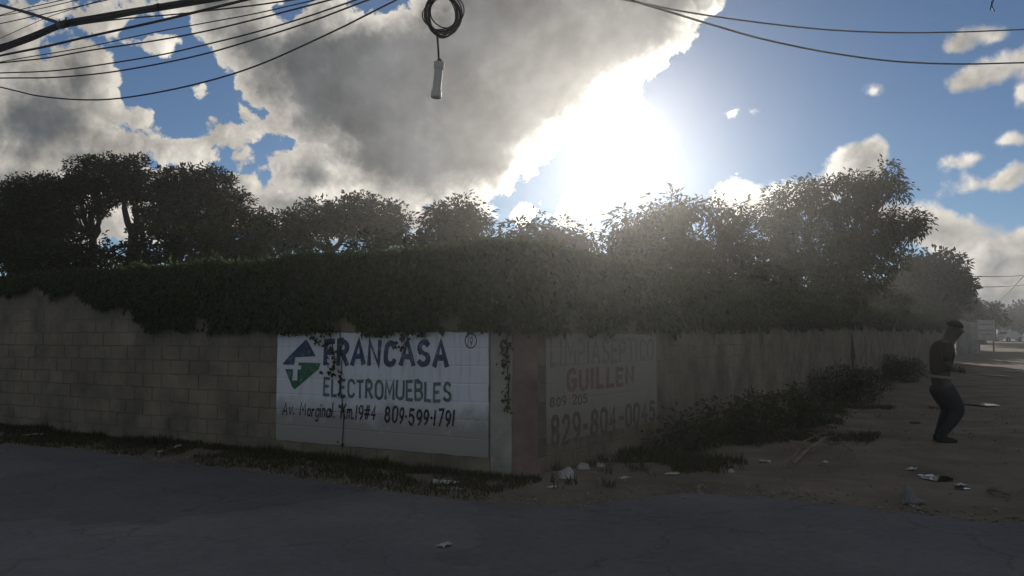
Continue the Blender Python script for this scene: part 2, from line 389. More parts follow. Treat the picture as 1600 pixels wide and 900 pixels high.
# puddles on the dirt street, their water mirrors the bright sky
water = material('puddle_water', (.05, .045, .04), .04, .1, spec=.5)
def puddle(px, py, rx, ry, seed):
    p = gpt(px, py); y = p.y
    for _ in range(6): p = gpt(px, py, float(rise(p.y))+.02)
    V_ = [(p.x, p.y, 0)]; n = 28; kx = rx*p.y/F; ky = ry*p.y*p.y/(F*1.4)
    for k in range(n):
        q = 2*math.pi*k/n; w = 1+.35*noise.noise(Vector((math.cos(q)*1.6+seed, math.sin(q)*1.6, seed)))
        V_.append((p.x+math.cos(q)*kx*w, p.y+math.sin(q)*ky*w, 0))
    zz = max(gz(v[0], v[1]) for v in V_)+.004
    V_ = [(v[0], v[1], zz) for v in V_]
    o = obj('puddle', mesh('puddle', V_, [(0, k+1, (k+1) % n+1) for k in range(n)]), water); o['kind'] = 'structure'
for i, a in enumerate(((1530, 632, 22, 2.6), (1461, 636, 6, 1.5), (1553, 588, 9, 1.6), (1573, 589, 6, 1.2), (1507, 582, 6, 1.6), (1594, 582, 16, 2.0), (1462, 748, 22, 5), (1504, 763, 9, 2))):
    puddle(*a, i*3.7)

# ------------------------------------------------------------------ walls
AL = rad(59.4); AR = rad(32.7)
P0 = gpt(800, 748); P0.z = 0
dL = Vector((-math.sin(AL), math.cos(AL), 0)); dR = Vector((math.sin(AR), math.cos(AR), 0))
nL = Vector((-dL.y, dL.x, 0)); nL = nL if nL.dot(Vector((0, -1, 0))) > 0 else -nL
nR = Vector((dR.y, -dR.x, 0))
P1 = P0+Vector((.245, .055, 0))
def wall_hit(px, py, P, n, off=0.):
    d = ray(px, py); o = Vector((0, 0, CAMZ)); k = (P+n*off-o).dot(n)/d.dot(n); return o+d*k
def st(px, py, P, d, n):
    h = wall_hit(px, py, P, n); return (h-P).dot(d), h.z
BW, BH, WH = .40, .20, 2.48
block_meshes = []
def make_block_meshes():
    for k in range(5):
        V_, F_ = [], []
        a, b, c = BW/2-.0045, .05, BH/2-.0045; e = .006
        r = random.Random(k)
        for y, i in ((-b, 0), (b-e, 0), (b, 1)):
            for sx, sz in ((-1, -1), (1, -1), (1, 1), (-1, 1)):
                V_.append((sx*(a-e*i+r.uniform(-.003, .003)), y, sz*(c-e*i+r.uniform(-.003, .003))))
        for l in (0, 4):
            for j in range(4): F_.append((l+j, l+(j+1) % 4, l+4+(j+1) % 4, l+4+j))
        F_.append((8, 9, 10, 11))
        me = mesh('block', V_, F_); me.materials.append(concrete); block_meshes.append(me)
make_block_meshes()
def build_wall(root, P, d, n, t0, t1, tparts, skip):
    V_, F_ = [], []                                     # mortar core, top 8 cm a cast cap
    nseg = max(1, int((t1-t0)/2)); th = .07
    for k in range(nseg):
        a = t0+(t1-t0)*k/nseg; b = t0+(t1-t0)*(k+1)/nseg; m = P+d*((a+b)/2)-n*th; zb = float(rise(m.y))
        add_box(V_, F_, m+Vector((0, 0, zb+(WH-.08)/2-.1)), d*(b-a)/2, n*(th-.006), Vector((0, 0, (WH-.08)/2+.1)))
    obj('mortar_core', mesh('mortar_core', V_, F_), mortar, root)
    V_, F_ = [], []
    for k in range(nseg):
        a = t0+(t1-t0)*k/nseg; b = t0+(t1-t0)*(k+1)/nseg; m = P+d*((a+b)/2)-n*th; zb = float(rise(m.y))
        add_box(V_, F_, m+Vector((0, 0, zb+WH-.045)), d*((b-a)/2), n*(th+.015), Vector((0, 0, .045)))
    obj('coping', mesh('coping', V_, F_), concrete, root)
    rz = math.atan2(n.y, n.x)-math.pi/2
    V_, F_ = [], []
    inv = Matrix.Translation(-root.location)
    for row in range(12):
        t = t0+(.5 if row % 2 else 1)*BW-BW/2; first = True
        while t+BW/2 < t1+.2:
            if t+BW/2 <= t1+.001 and t-BW/2 >= t0-.001:
                z = (row+.5)*BH
                if not skip(t, z):
                    r = (random.uniform(-.004, .004), random.uniform(-.012, .012))
                    off = .0 if row < 8 else -.006
                    p = P+d*t+n*(-.05+.004+r[0]+off); p.z = z+float(rise(p.y))
                    if t < tparts:
                        o = bpy.data.objects.new('block', random.choice(block_meshes)); C.objects.link(o)
                        o.parent = root; o.location = p-root.location; o.rotation_euler = (0, r[1]*.3, rz+r[1])
                    else:
                        add_box(V_, F_, p, d*(BW/2-.006), n*.05, Vector((0, 0, BH/2-.006)))
            t += BW
    if V_:
        o = obj('distant_block', mesh('distant_block', V_, F_), concrete, root); o['kind'] = 'stuff'
s1a, z1t = st(435, 518, P0, dL, nL); s1b, z1tb = st(764, 520, P0, dL, nL)
SIGN1 = (s1b, s1a, .2, 1.58)
s2a, _ = st(852, 530, P1, dR, nR); s2b, _ = st(1024, 530, P1, dR, nR)
SIGN2 = (s2a, s2b, .34, 1.57)
def inside(S_):
    return lambda t, z: t-BW/2 > S_[0]+.0 and t+BW/2 < S_[1]-.0 and z-BH/2 > S_[2] and z+BH/2 < S_[3]+.03
wallL = empty('block_wall', P0+dL*5, 'bare brownish concrete block wall left of the corner, carrying the white blue and green advert', 'wall')
build_wall(wallL, P0, dL, nL, s1b-.02, 12.4, 11.6, inside(SIGN1))
wallR = empty('block_wall', P1+dR*12, 'long grey concrete block wall right of the corner, running away along the dirt street', 'wall')
build_wall(wallR, P1, dR, nR, .06, 46, 9.6, inside(SIGN2))
# corner pillar: plastered strip facing the road and a reddish chamfered face
def build_pillar():
    root = empty('corner_pillar', P0+Vector((.05, .15, 0)), 'plastered corner pillar with a reddish brown chamfered face between the two painted adverts', 'pillar')
    def prism(name, pts, z0, z1, mat):
        V_ = [(p.x, p.y, z0) for p in pts]+[(p.x, p.y, z1) for p in pts]; k = len(pts)
        F_ = [(i, (i+1) % k, k+(i+1) % k, k+i) for i in range(k)]+[tuple(reversed(range(k))), tuple(range(k, 2*k))]
        me = mesh(name, V_, F_); bm = bmesh.new(); bm.from_mesh(me); bm.normal_update()
        bmesh.ops.bevel(bm, geom=[e for e in bm.edges], offset=.012, segments=2, affect='EDGES', profile=.6)
        return obj(name, bmesh_to(name, bm), mat, root)
    a = P0+dL*(s1b-.025)+nL*.012; b = P0+nL*.012; c = P0+dL*(s1b-.025)-nL*.16; e = P0-nL*.16+dL*.02
    prism('plastered_strip', [b, a, c, e], -.1, 2.47, plaster)
    f = P1+nR*.012+dR*.05; g = P1+dR*.05-nR*.16
    b2 = P0+Vector((.006, .004, 0)); e2 = P0+Vector((.03, .17, 0))
    prism('chamfer_face', [b2, e2, g, f], -.1, 2.46, redplaster)
build_pillar()

# ---- painted adverts
def sign_material(name, base, dirt, low):
    m = bpy.data.materials.new(name); m.use_nodes = True; nt = m.node_tree; b = nt.nodes['Principled BSDF']
    b.inputs['Roughness'].default_value = .8; b.inputs['Specular IOR Level'].default_value = .25
    tc = nt.nodes.new('ShaderNodeTexCoord'); sp = nt.nodes.new('ShaderNodeSeparateXYZ'); nt.links.new(tc.outputs['Object'], sp.inputs[0])
    n1 = nt.nodes.new('ShaderNodeTexNoise'); n1.inputs['Scale'].default_value = 4; n1.inputs['Detail'].default_value = 10; n1.inputs['Roughness'].default_value = .68
    mp = nt.nodes.new('ShaderNodeMapping'); mp.inputs[3].default_value = (6, 6, .7)
    n2 = nt.nodes.new('ShaderNodeTexNoise'); n2.inputs['Scale'].default_value = 3; n2.inputs['Detail'].default_value = 6
    nt.links.new(tc.outputs['Object'], n1.inputs[0]); nt.links.new(tc.outputs['Object'], mp.inputs[0]); nt.links.new(mp.outputs[0], n2.inputs[0])
    h = nt.nodes.new('ShaderNodeMath'); h.operation = 'MULTIPLY_ADD'; h.inputs[1].default_value = .7; nt.links.new(n1.outputs['Fac'], h.inputs[0]); h.inputs[2].default_value = -.35
    z = nt.nodes.new('ShaderNodeMath'); z.operation = 'ADD'; nt.links.new(sp.outputs[2], z.inputs[0]); nt.links.new(h.outputs[0], z.inputs[1])
    r = nt.nodes.new('ShaderNodeMapRange'); r.inputs[1].default_value = low; r.inputs[2].default_value = low+.32; r.inputs[3].default_value = .85; r.inputs[4].default_value = .0
    nt.links.new(z.outputs[0], r.inputs[0])
    st_ = nt.nodes.new('ShaderNodeMapRange'); st_.inputs[1].default_value = .52; st_.inputs[2].default_value = .78; st_.inputs[4].default_value = .45
    nt.links.new(n2.outputs['Fac'], st_.inputs[0])
    sm = nt.nodes.new('ShaderNodeMapRange'); sm.inputs[1].default_value = .6; sm.inputs[2].default_value = .75; sm.inputs[4].default_value = .5
    nt.links.new(n1.outputs['Fac'], sm.inputs[0])
    a = nt.nodes.new('ShaderNodeMath'); a.operation = 'MAXIMUM'; nt.links.new(r.outputs[0], a.inputs[0]); nt.links.new(st_.outputs[0], a.inputs[1])
    a2 = nt.nodes.new('ShaderNodeMath'); a2.operation = 'MAXIMUM'; nt.links.new(a.outputs[0], a2.inputs[0]); nt.links.new(sm.outputs[0], a2.inputs[1])
    mx = nt.nodes.new('ShaderNodeMix'); mx.data_type = 'RGBA'; mx.inputs[6].default_value = (*base, 1); mx.inputs[7].default_value = (*dirt, 1)
    nt.links.new(a2.outputs[0], mx.inputs[0]); nt.links.new(mx.outputs[2], b.inputs['Base Color'])
    bp = nt.nodes.new('ShaderNodeBump'); bp.inputs['Strength'].default_value = .4; bp.inputs['Distance'].default_value = .01
    nt.links.new(n1.outputs['Fac'], bp.inputs['Height']); nt.links.new(bp.outputs[0], b.inputs['Normal'])
    return m
def paint(name, col, worn=(.5, .48, .46), amt=.5):
    m = material(name, col, .75, .3, 9)
    nt = m.node_tree; b = nt.nodes['Principled BSDF']; src = b.inputs['Base Color'].links[0].from_socket
    tc = nt.nodes.new('ShaderNodeTexCoord'); n = nt.nodes.new('ShaderNodeTexNoise'); n.inputs['Scale'].default_value = 17; n.inputs['Detail'].default_value = 8; n.inputs['Roughness'].default_value = .7
    r = nt.nodes.new('ShaderNodeMapRange'); r.inputs[1].default_value = .52; r.inputs[2].default_value = .72; r.inputs[4].default_value = amt
    mx = nt.nodes.new('ShaderNodeMix'); mx.data_type = 'RGBA'; mx.inputs[7].default_value = (*worn, 1)
    nt.links.new(tc.outputs['Object'], n.inputs[0]); nt.links.new(n.outputs['Fac'], r.inputs[0]); nt.links.new(r.outputs[0], mx.inputs[0])
    nt.links.new(src, mx.inputs[6]); nt.links.new(mx.outputs[2], b.inputs['Base Color']); return m
blue_p = paint('blue_paint', (.04, .065, .14)); green_p = paint('green_paint', (.035, .14, .075)); black_p = paint('black_paint', (.02, .02, .025))
teal_p = paint('grey_green_paint', (.09, .16, .14))
red_p = paint('faded_red_paint', (.205, .14, .112), (.30, .26, .21), .9); faded_p = paint('faded_green_paint', (.20, .215, .185), (.31, .275, .23), .9); brown_p = paint('faded_brown_paint', (.145, .115, .09), (.30, .26, .21), .9)
def panel(root, name, P, d, n, S_, mat, off, joints=True):
    """thin coat following the wall: small uneven outline, joints between the courses pressed in"""
    s0, s1, z0, z1 = S_
    nx = 60; rows = [z0]
    for k in range(1, 12):
        zz = k*BH
        for w in (-.012, 0, .012):
            if z0+.03 < zz+w < z1-.02: rows.append(zz+w)
    for k in range(6): rows.append(z0+(z1-z0)*k/6+.05)
    rows = sorted(set(rows+[z1])); V_ = []; F_ = []
    for z in rows:
        for i in range(nx+1):
            s = s0+(s1-s0)*i/nx
            jz = min(abs(z-k*BH) for k in range(12))
            de = -.0045 if (jz < .004 and joints) else 0
            e = 0
            if i in (0, nx): s += noise.noise(Vector((z*6, i, 3)))*.012
            zz = z+(noise.noise(Vector((s*5, 2, 8)))*.012 if z in (z0, z1) else 0)
            p = P+d*s+n*(off+de+noise.noise(Vector((s*1.4, zz*1.6, 4)))*.003); V_.append((p.x, p.y, zz))
    for j in range(len(rows)-1):
        for i in range(nx):
            a = j*(nx+1)+i; q = (a, a+1, a+nx+2, a+nx+1); F_.append(q)
    me = mesh(name, V_, F_)
    if me.polygons[0].normal.dot(n) < 0: me.flip_normals()
    # thickness back to the wall
    bm = bmesh.new(); bm.from_mesh(me); be = [e for e in bm.edges if e.is_boundary]
    r = bmesh.ops.extrude_edge_only(bm, edges=be); bmesh.ops.translate(bm, verts=[v for v in r['geom'] if isinstance(v, bmesh.types.BMVert)], vec=-n*(off+.03))
    return obj(name, bmesh_to(name, bm), mat, root)
advert1 = panel(wallL, 'painted_advert', P0, dL, nL, SIGN1, sign_material('white_wash', (.72, .71, .72), (.26, .235, .185), .48), .014)
advert2 = panel(wallR, 'painted_advert', P1, dR, nR, SIGN2, sign_material('cream_wash', (.315, .28, .235), (.22, .19, .15), .4), .012)
tag(advert1, 'white painted advert with blue and green lettering'); tag(advert2, 'faded cream painted advert with reddish name and phone number')
def arc(cx, cy, rx, ry, a0, a1, n=9):
    return [(cx+rx*math.cos(rad(a0+(a1-a0)*i/n)), cy+ry*math.sin(rad(a0+(a1-a0)*i/n))) for i in range(n+1)]
GLYPH = {                                              # brush strokes of each letter: width, polylines in a box one unit tall
 'A': (.66, [[(0, 0), (.33, 1), (.66, 0)], [(.12, .33), (.54, .33)]]), 'B': (.55, [[(0, 0), (0, 1), (.3, 1)]+arc(.3, .76, .22, .24, 90, -90)+[(0, .52)], [(.3, .52)]+arc(.3, .26, .25, .26, 90, -90)+[(0, 0)]]),
 'C': (.58, [arc(.33, .68, .28, .32, 25, 180)+arc(.33, .32, .28, .32, 180, 335)]), 'E': (.5, [[(.5, 1), (0, 1), (0, 0), (.5, 0)], [(0, .52), (.42, .52)]]),
 'F': (.5, [[(.5, 1), (0, 1), (0, 0)], [(0, .52), (.42, .52)]]), 'G': (.6, [arc(.32, .68, .28, .32, 30, 180)+arc(.32, .32, .28, .32, 180, 350)+[(.6, .46), (.36, .46)]]),
 'I': (.06, [[(0, 0), (0, 1)]]), 'K': (.55, [[(0, 0), (0, 1)], [(.52, 1), (.02, .42)], [(.2, .6), (.55, 0)]]), 'L': (.46, [[(0, 1), (0, 0), (.46, 0)]]),
 'M': (.74, [[(0, 0), (.06, 1), (.37, .30), (.68, 1), (.74, 0)]]), 'N': (.58, [[(0, 0), (0, 1), (.58, 0), (.58, 1)]]),
 'O': (.62, [arc(.31, .67, .31, .33, 0, 180)+arc(.31, .33, .31, .33, 180, 360)+[(.62, .67)]]), 'P': (.52, [[(0, 0), (0, 1), (.28, 1)]+arc(.28, .74, .24, .26, 90, -90)+[(0, .48)]]),
 'R': (.56, [[(0, 0), (0, 1), (.28, 1)]+arc(.28, .75, .24, .25, 90, -90)+[(.02, .5)], [(.26, .48), (.56, 0)]]), 'S': (.54, [arc(.28, .75, .25, .25, 30, 270)+arc(.27, .25, .27, .25, 90, -150)]),
 'T': (.58, [[(0, 1), (.58, 1)], [(.29, .98), (.29, 0)]]), 'U': (.56, [[(0, 1), (0, .3)]+arc(.28, .29, .28, .29, 180, 360)+[(.56, 1)]]),
 'v': (.4, [[(0, .62), (.2, 0), (.4, .62)]]), 'a': (.4, [arc(.19, .3, .19, .3, 40, 320), [(.4, .62), (.4, 0)]]), 'r': (.28, [[(0, .62), (0, 0)], [(0, .36)]+arc(.16, .42, .14, .2, 150, 40)]),
 'g': (.4, [arc(.19, .32, .19, .3, 40, 320), [(.4, .62), (.4, -.16)]+arc(.2, -.14, .2, .16, 0, -140)]), 'i': (.04, [[(0, .62), (0, 0)], [(0, .80), (0, .92)]]), 'n': (.36, [[(0, .62), (0, 0)], [(0, .4)]+arc(.18, .40, .18, .22, 170, 0)+[(.36, 0)]]),
 'l': (.04, [[(0, 1), (0, 0)]]), 'm': (.6, [[(0, .62), (0, 0)], [(0, .42)]+arc(.15, .42, .15, .2, 170, 0)+[(.3, 0)], [(.3, .42)]+arc(.45, .42, .15, .2, 170, 0)+[(.6, 0)]]),
 '.': (.1, [[(0, 0), (.05, .06)]]), '·': (.1, [[(0, .42), (.05, .5)]]), '-': (.3, [[(0, .47), (.3, .47)]]), '#': (.56, [[(.12, .05), (.24, .95)], [(.34, .05), (.46, .95)], [(0, .64), (.56, .64)], [(0, .34), (.56, .34)]]), ' ': (.28, []),
 '0': (.48, [arc(.24, .7, .24, .3, 0, 180)+arc(.24, .3, .24, .3, 180, 360)+[(.48, .7)]]), '1': (.08, [[(0, 1), (0, 0)]]), '2': (.48, [arc(.24, .72, .24, .28, 170, -30)+[(0, 0), (.5, 0)]]),
 '4': (.52, [[(.38, 0), (.38, 1), (0, .32), (.54, .32)]]), '5': (.48, [[(.46, 1), (.06, 1), (.03, .56)]+arc(.22, .32, .26, .32, 120, -150)]), '7': (.48, [[(0, 1), (.48, 1), (.16, 0)]]),
 '8': (.48, [arc(.24, .76, .2, .24, -90, 270), arc(.24, .27, .24, .27, 90, 450)]), '9': (.46, [arc(.23, .69, .23, .31, 0, 360, 14), [(.46, .69), (.42, .25), (.2, 0)]])}
def ribbon(pts, w, V_, F_, dep):
    P_ = [Vector(p) for p in pts]; n = len(P_); b = len(V_)
    for i, p in enumerate(P_):
        t0 = (P_[i]-P_[i-1]).normalized() if i else None; t1 = (P_[i+1]-P_[i]).normalized() if i < n-1 else None
        t0 = t0 or t1; t1 = t1 or t0; m = (t0+t1)
        m = m.normalized() if m.length > .15 else t1
        q = Vector((-m.y, m.x)); k = min(1.7, 1/max(.3, q.dot(Vector((-t1.y, t1.x)))))
        e = t0*-w*.30 if i == 0 else (t1*w*.30 if i == n-1 else Vector((0, 0)))
        j = 1+.12*noise.noise(Vector((p.x*5, p.y*5, dep*900)))
        for sg in (-.5, .5): v = p+e+q*sg*w*k*j; V_.append((v.x, v.y, dep))
    for i in range(n-1): a = b+2*i; F_.append((a, a+1, a+3, a+2))
def lettering(txt, corners, P, d, n, off, mat, parent, sgn, bold=.14, wob=.016, gap=.15, name='lettering', slant=0.):
    """hand paint one line of words inside the four pixel corners (tl, tr, bl, br) projected on the wall"""
    V_, F_ = [], []; x = 0.; k = 0; rr = random.Random(txt)
    for ch in txt:
        w, st_ = GLYPH[ch]; dx, dy, sc = rr.uniform(-.015, .015), rr.uniform(-.03, .03), rr.uniform(.95, 1.05)
        for pl in st_:
            k += 1; ribbon([(x+dx+px*sc+slant*(py-.5), dy+py*sc) for px, py in pl], bold, V_, F_, k*.00012)
        x += w+gap+bold
    u0 = min(v[0] for v in V_); u1 = max(v[0] for v in V_); q = [st(*c, P, d, n) for c in corners]; out = []
    for vx, vy, vz in V_:
        a = (vx-u0)/(u1-u0); b = vy
        s = (q[0][0]*(1-a)+q[1][0]*a)*b+(q[2][0]*(1-a)+q[3][0]*a)*(1-b)
        z = (q[0][1]*(1-a)+q[1][1]*a)*b+(q[2][1]*(1-a)+q[3][1]*a)*(1-b)
        z += noise.noise(Vector((s*4.3, z*3, 1)))*wob; s += noise.noise(Vector((s*5.1, z*4, 9)))*wob
        p = P+d*s+n*(off+.003+vz); out.append((p.x, p.y, z))
    me = mesh(name, out, F_)
    if me.polygons[0].normal.dot(n) < 0: me.flip_normals()
    return obj(name, me, mat, parent)
def W1(*a, **k): return lettering(*a, P=P0, d=dL, n=nL, off=.014, parent=advert1, sgn=-1, **k)
def W2(*a, **k): return lettering(*a, P=P1, d=dR, n=nR, off=.012, parent=advert2, sgn=1, **k)
W1('FRANCASA', [(508, 533), (705, 536), (506, 567), (704, 572)], mat=blue_p, bold=.26, gap=.10)
W1('ELECTROMUEBLES', [(507, 592), (707, 599), (506, 618), (707, 626)], mat=teal_p, bold=.19, gap=.11)
W1('Av. Marginal. Km.19#4', [(443, 628), (589, 634), (442, 647), (588, 656)], mat=black_p, bold=.13, gap=.12, slant=.1)
W1('809·599·1791', [(603, 636), (712, 642), (602, 659), (711, 666)], mat=black_p, bold=.19, gap=.12, slant=.06)
W1('19', [(733, 526), (741, 526.5), (732, 540), (740, 540.5)], mat=black_p, bold=.12, gap=.2, slant=.1)
W2('LIMPIASEPTICO', [(857, 532), (1020, 532), (857, 572), (1020, 560)], mat=faded_p, bold=.2, gap=.12)
W2('GUILLEN', [(883, 580), (989, 575), (883, 610), (989, 598)], mat=red_p, bold=.26, gap=.12)
W2('809 205', [(857, 621), (916, 615), (857, 635), (916, 629)], mat=brown_p, bold=.18)
W2('829-804-0045', [(858, 652), (1022, 627), (858, 697), (1022, 655)], mat=brown_p, bold=.2, gap=.12)
def flat_shape(name, pix, P, d, n, off, mat, parent):
    pts = []
    for (x, y) in pix:
        s, z = st(x, y, P, d, n); p = P+d*s+n*(off+.005); pts.append(Vector((p.x, p.y, z)))
    k = len(pts); V_ = pts+[p-n*.004 for p in pts]
    me = mesh(name, V_, [tuple(range(k))]+[(i, (i+1) % k, k+(i+1) % k, k+i) for i in range(k)])
    return obj(name, me, mat, parent)
def C2(x, y): return 430+x/8.184, 510+y/8.184
flat_shape('emblem', [C2(*p) for p in ((105, 485), (200, 370), (408, 165), (440, 210), (530, 380), (270, 395), (250, 490))], P0, dL, nL, .014, blue_p, advert1)
flat_shape('emblem', [C2(*p) for p in ((140, 545), (240, 545), (228, 690), (295, 690), (300, 550), (345, 550), (345, 500), (305, 495), (315, 462), (590, 470), (565, 545), (262, 805), (230, 770))], P0, dL, nL, .014, green_p, advert1)
def ring(px, py, rx, ry, w, P, d, n, off, mat, parent):
    V_ = []; F_ = []; k = 28
    for i in range(k):
        q = 2*math.pi*i/k
        for r in (1, 1-w):
            s, z = st(px+rx*r*math.cos(q), py+ry*r*math.sin(q), P, d, n); p = P+d*s+n*(off+.005); V_.append((p.x, p.y, z))
    for i in range(k):
        a = 2*i; b = 2*((i+1) % k); F_.append((a, b, b+1, a+1))
    return obj('circle_mark', mesh('circle_mark', V_, F_), mat, parent)
ring(737, 532.5, 9.5, 12, .14, P0, dL, nL, .014, black_p, advert1)

# ------------------------------------------------------------------ vegetation
def rnd_unit(n):
    v = rng.normal(size=(n, 3)); return v/np.linalg.norm(v, axis=1, keepdims=True)
def in_blob(c, r, n, shell=.55):
    v = rnd_unit(n); k = 1-rng.random(n)**1.6*shell
    return c+v*k[:, None]*r, v
def crown_points(blobs, D, lai, leaf_a, clump, shell):
    cen = []; out = []
    for bl in blobs:
        px, py, rx, ry = bl[:4]
        dj = D+(bl[4] if len(bl) > 4 else rng.uniform(-.6, .6))
        c = np.array(at(px, py, dj)); kx = rx*dj/F; ky = ry*dj/F
        n = max(3, int(math.pi*kx*ky*lai/(leaf_a*clump)))
        r = np.array((kx*.95, max(kx*.8, ky*.8), ky*.93))
        p, v = in_blob(c, r, n, shell); cen.append(p); out.append(v)
    return np.concatenate(cen), np.concatenate(out)
def leaf_cloud(name, blobs, D, leaf=.17, width=.5, lai=3.2, clump=16, cr=.30, droop=.3, shell=.6, mat=None, parent=None):
    la = leaf*leaf*width*.5
    cen, out = crown_points(blobs, D, lai, la, clump, shell)
    N = len(cen); rep = np.repeat(np.arange(N), clump)
    size = rng.uniform(.6, 1.35, N)[rep]
    off = rnd_unit(len(rep)); off[:, 2] *= .75
    p = cen[rep]+off*(cr*size*rng.random(len(rep))**.5)[:, None]
    d = off+out[rep]*.5+rnd_unit(len(rep))*.5; d[:, 2] -= droop
    nn = rnd_unit(len(rep))*.7; nn[:, 2] += .9
    me = leaf_mesh(name, p, d, nn, leaf*rng.uniform(.6, 1.25, len(rep)), leaf*width*rng.uniform(.7, 1.2, len(rep)))
    return obj(name, me, mat, parent), cen
def wobble_line(a, b, n, amp, sd):
    pts = []
    for i in range(n+1):
        t = i/n; p = a.lerp(b, t); w = math.sin(math.pi*t)*amp
        pts.append(p+Vector((noise.noise(Vector((sd, t*2.3, 0))), noise.noise(Vector((0, t*2.3, sd))), noise.noise(Vector((sd, 5, t*2.))) * .5))*w*2)
    return pts
TREES = 'trees standing behind the block wall'
def tree(name, label, cat, D, trunks, blobs, group=TREES, tr=.16, **kw):
    """trunks: list of (px of base, px/py of fork)"""
    bx = at(trunks[0][0], 500, D).x
    root = empty(name, (bx, D, gz(bx, D)), label, cat, group)
    forks = []
    for (b0, fx, fy) in trunks:
        a = Vector((at(b0, 500, D).x, D, 0)); a.z = gz(a.x, a.y)-.1; f = at(fx, fy, D+random.uniform(-.2, .2)); forks.append(f)
        V_, F_ = [], []; pts = wobble_line(a, f, 7, .12, random.random()*9)
        add_tube(V_, F_, pts, [tr*(1.25 if i == 0 else 1)*(1-.45*i/7) for i in range(8)], 9)
        obj('trunk', mesh('trunk', V_, F_), bark, root, smooth=True)
    cr, cen = leaf_cloud('crown', blobs, D, parent=root, **kw)
    for i, bl in enumerate(blobs):
        c = at(bl[0], bl[1]+bl[3]*.25, D)
        f = min(forks, key=lambda q: (q-c).length)
        V_, F_ = [], []
        pts = wobble_line(f, c, 5, .25*(c-f).length*.4, i*1.7)
        add_tube(V_, F_, pts, [tr*.55*(1-.7*k/5) for k in range(6)], 7)
        kx = bl[2]*D/F
        near = [Vector(p) for p in cen[np.argsort(np.linalg.norm(cen-np.array(c), axis=1))[:60:6]]]
        for q in near:
            s = pts[random.choice((2, 3, 4, 5))]
            add_tube(V_, F_, wobble_line(s, q, 3, .1, random.random()*9), [tr*.16, tr*.13, tr*.09, tr*.04], 5, False)
        obj('limb', mesh('limb', V_, F_), bark, root, smooth=True)
    return root
def shrub(label, D, blobs, name='shrub', cat='shrub', group='shrubs filling the gaps behind the wall', **kw):
    cx = sum(b[0] for b in blobs)/len(blobs); bx = at(cx, 500, D).x
    root = empty(name, (bx, D, gz(bx, D)), label, cat, group)
    leaf_cloud('foliage', blobs, D, parent=root, **kw)
    V_, F_ = [], []
    for bl in blobs:
        c = at(bl[0], bl[1], D)
        add_tube(V_, F_, wobble_line(Vector((bx+random.uniform(-.2, .2), D, gz(bx, D)-.05)), c, 5, .2, random.random()*9), [.05, .045, .04, .03, .025, .015], 6)
    obj('stem', mesh('stem', V_, F_), bark, root, smooth=True)
    return root
A_ = dict(mat=leafA, leaf=.105, width=.62, lai=7.0, clump=30, cr=.23, droop=.1, shell=.75)
tree('broadleaf_tree', 'dark wide tree at the far left edge, lower than the domed tree beside it', 'tree', 23, [(40, 50, 350), (90, 80, 360)],
     [(60, 292, 46, 22), (28, 312, 40, 32), (92, 300, 30, 26), (50, 345, 62, 40), (10, 375, 45, 45), (88, 365, 28, 36), (50, 405, 60, 30)], **A_)
tree('broadleaf_tree', 'tallest domed tree on the left, forked trunks in bright gaps under its crown', 'tree', 24, [(150, 145, 372), (207, 207, 366)],
     [(142, 271, 40, 28), (196, 268, 42, 27), (122, 296, 28, 26), (168, 302, 52, 20), (217, 300, 26, 32), (155, 330, 16, 10), (235, 340, 20, 20), (108, 330, 14, 22)], tr=.2, **A_)
tree('broadleaf_tree', 'rounded dark tree with a lobed right shoulder, right of the tallest dome', 'tree', 23.5, [(268, 280, 375), (330, 330, 370)],
     [(290, 286, 46, 28), (332, 292, 40, 30), (262, 303, 28, 30), (362, 322, 30, 28), (308, 334, 66, 30), (388, 345, 17, 18), (345, 360, 45, 22), (260, 350, 22, 22)], tr=.2, **A_)
tree('broadleaf_tree', 'small dark tree in the dip beside the lobed dome', 'tree', 27, [(415, 415, 385)],
     [(412, 345, 20, 20), (424, 368, 26, 26), (400, 378, 22, 24)], tr=.1, **A_)
tree('broadleaf_tree', 'broad low dome of dark leaves above the white advert, left of the round open tree', 'tree', 27, [(520, 518, 392), (590, 580, 395)],
     [(562, 330, 58, 25), (610, 345, 32, 28), (502, 338, 50, 24), (456, 350, 26, 28), (548, 356, 90, 16), (470, 372, 30, 16), (610, 372, 32, 16)], tr=.2, **{**A_, 'leaf': .125, 'cr': .28})
M_ = dict(mat=leafM, leaf=.135, width=.38, lai=4.3, clump=26, cr=.25, droop=.6, shell=.75)
tree('round_tree', 'small round open crowned tree standing alone near the middle', 'tree', 18, [(715, 713, 388)],
     [(713, 334, 40, 27), (690, 345, 32, 25), (738, 350, 28, 28), (712, 362, 50, 18), (668, 372, 16, 12)], tr=.13, **{**M_, 'lai': 4.4})
tree('sparse_tree', 'low sparse tree with bare crooked limbs, under the sun glare', 'tree', 15, [(870, 865, 388), (905, 900, 388)],
     [(812, 362, 28, 17), (850, 351, 28, 13), (882, 357, 30, 13), (915, 371, 28, 12), (793, 374, 22, 9), (850, 378, 30, 7), (925, 383, 22, 9)], tr=.13, **{**M_, 'lai': 3.0, 'clump': 18})
tree('mango_tree', 'hazy drooping leaved tree right below the sun', 'tree', 16, [(1030, 1030, 385), (1070, 1060, 375)],
     [(985, 355, 30, 26), (1012, 340, 25, 18), (1052, 332, 42, 26), (1078, 326, 28, 16), (1028, 372, 62, 32), (1000, 395, 42, 20), (1076, 380, 42, 36), (970, 378, 20, 18)], tr=.17, **M_)
tree('mango_tree', 'slender two-headed drooping leaved tree between the hazy one and the big spreading one', 'tree', 18, [(1130, 1130, 385)],
     [(1114, 335, 28, 22), (1152, 335, 23, 20), (1128, 372, 40, 34), (1160, 388, 24, 36), (1110, 405, 40, 18)], tr=.15, **{**M_, 'lai': 4.0})
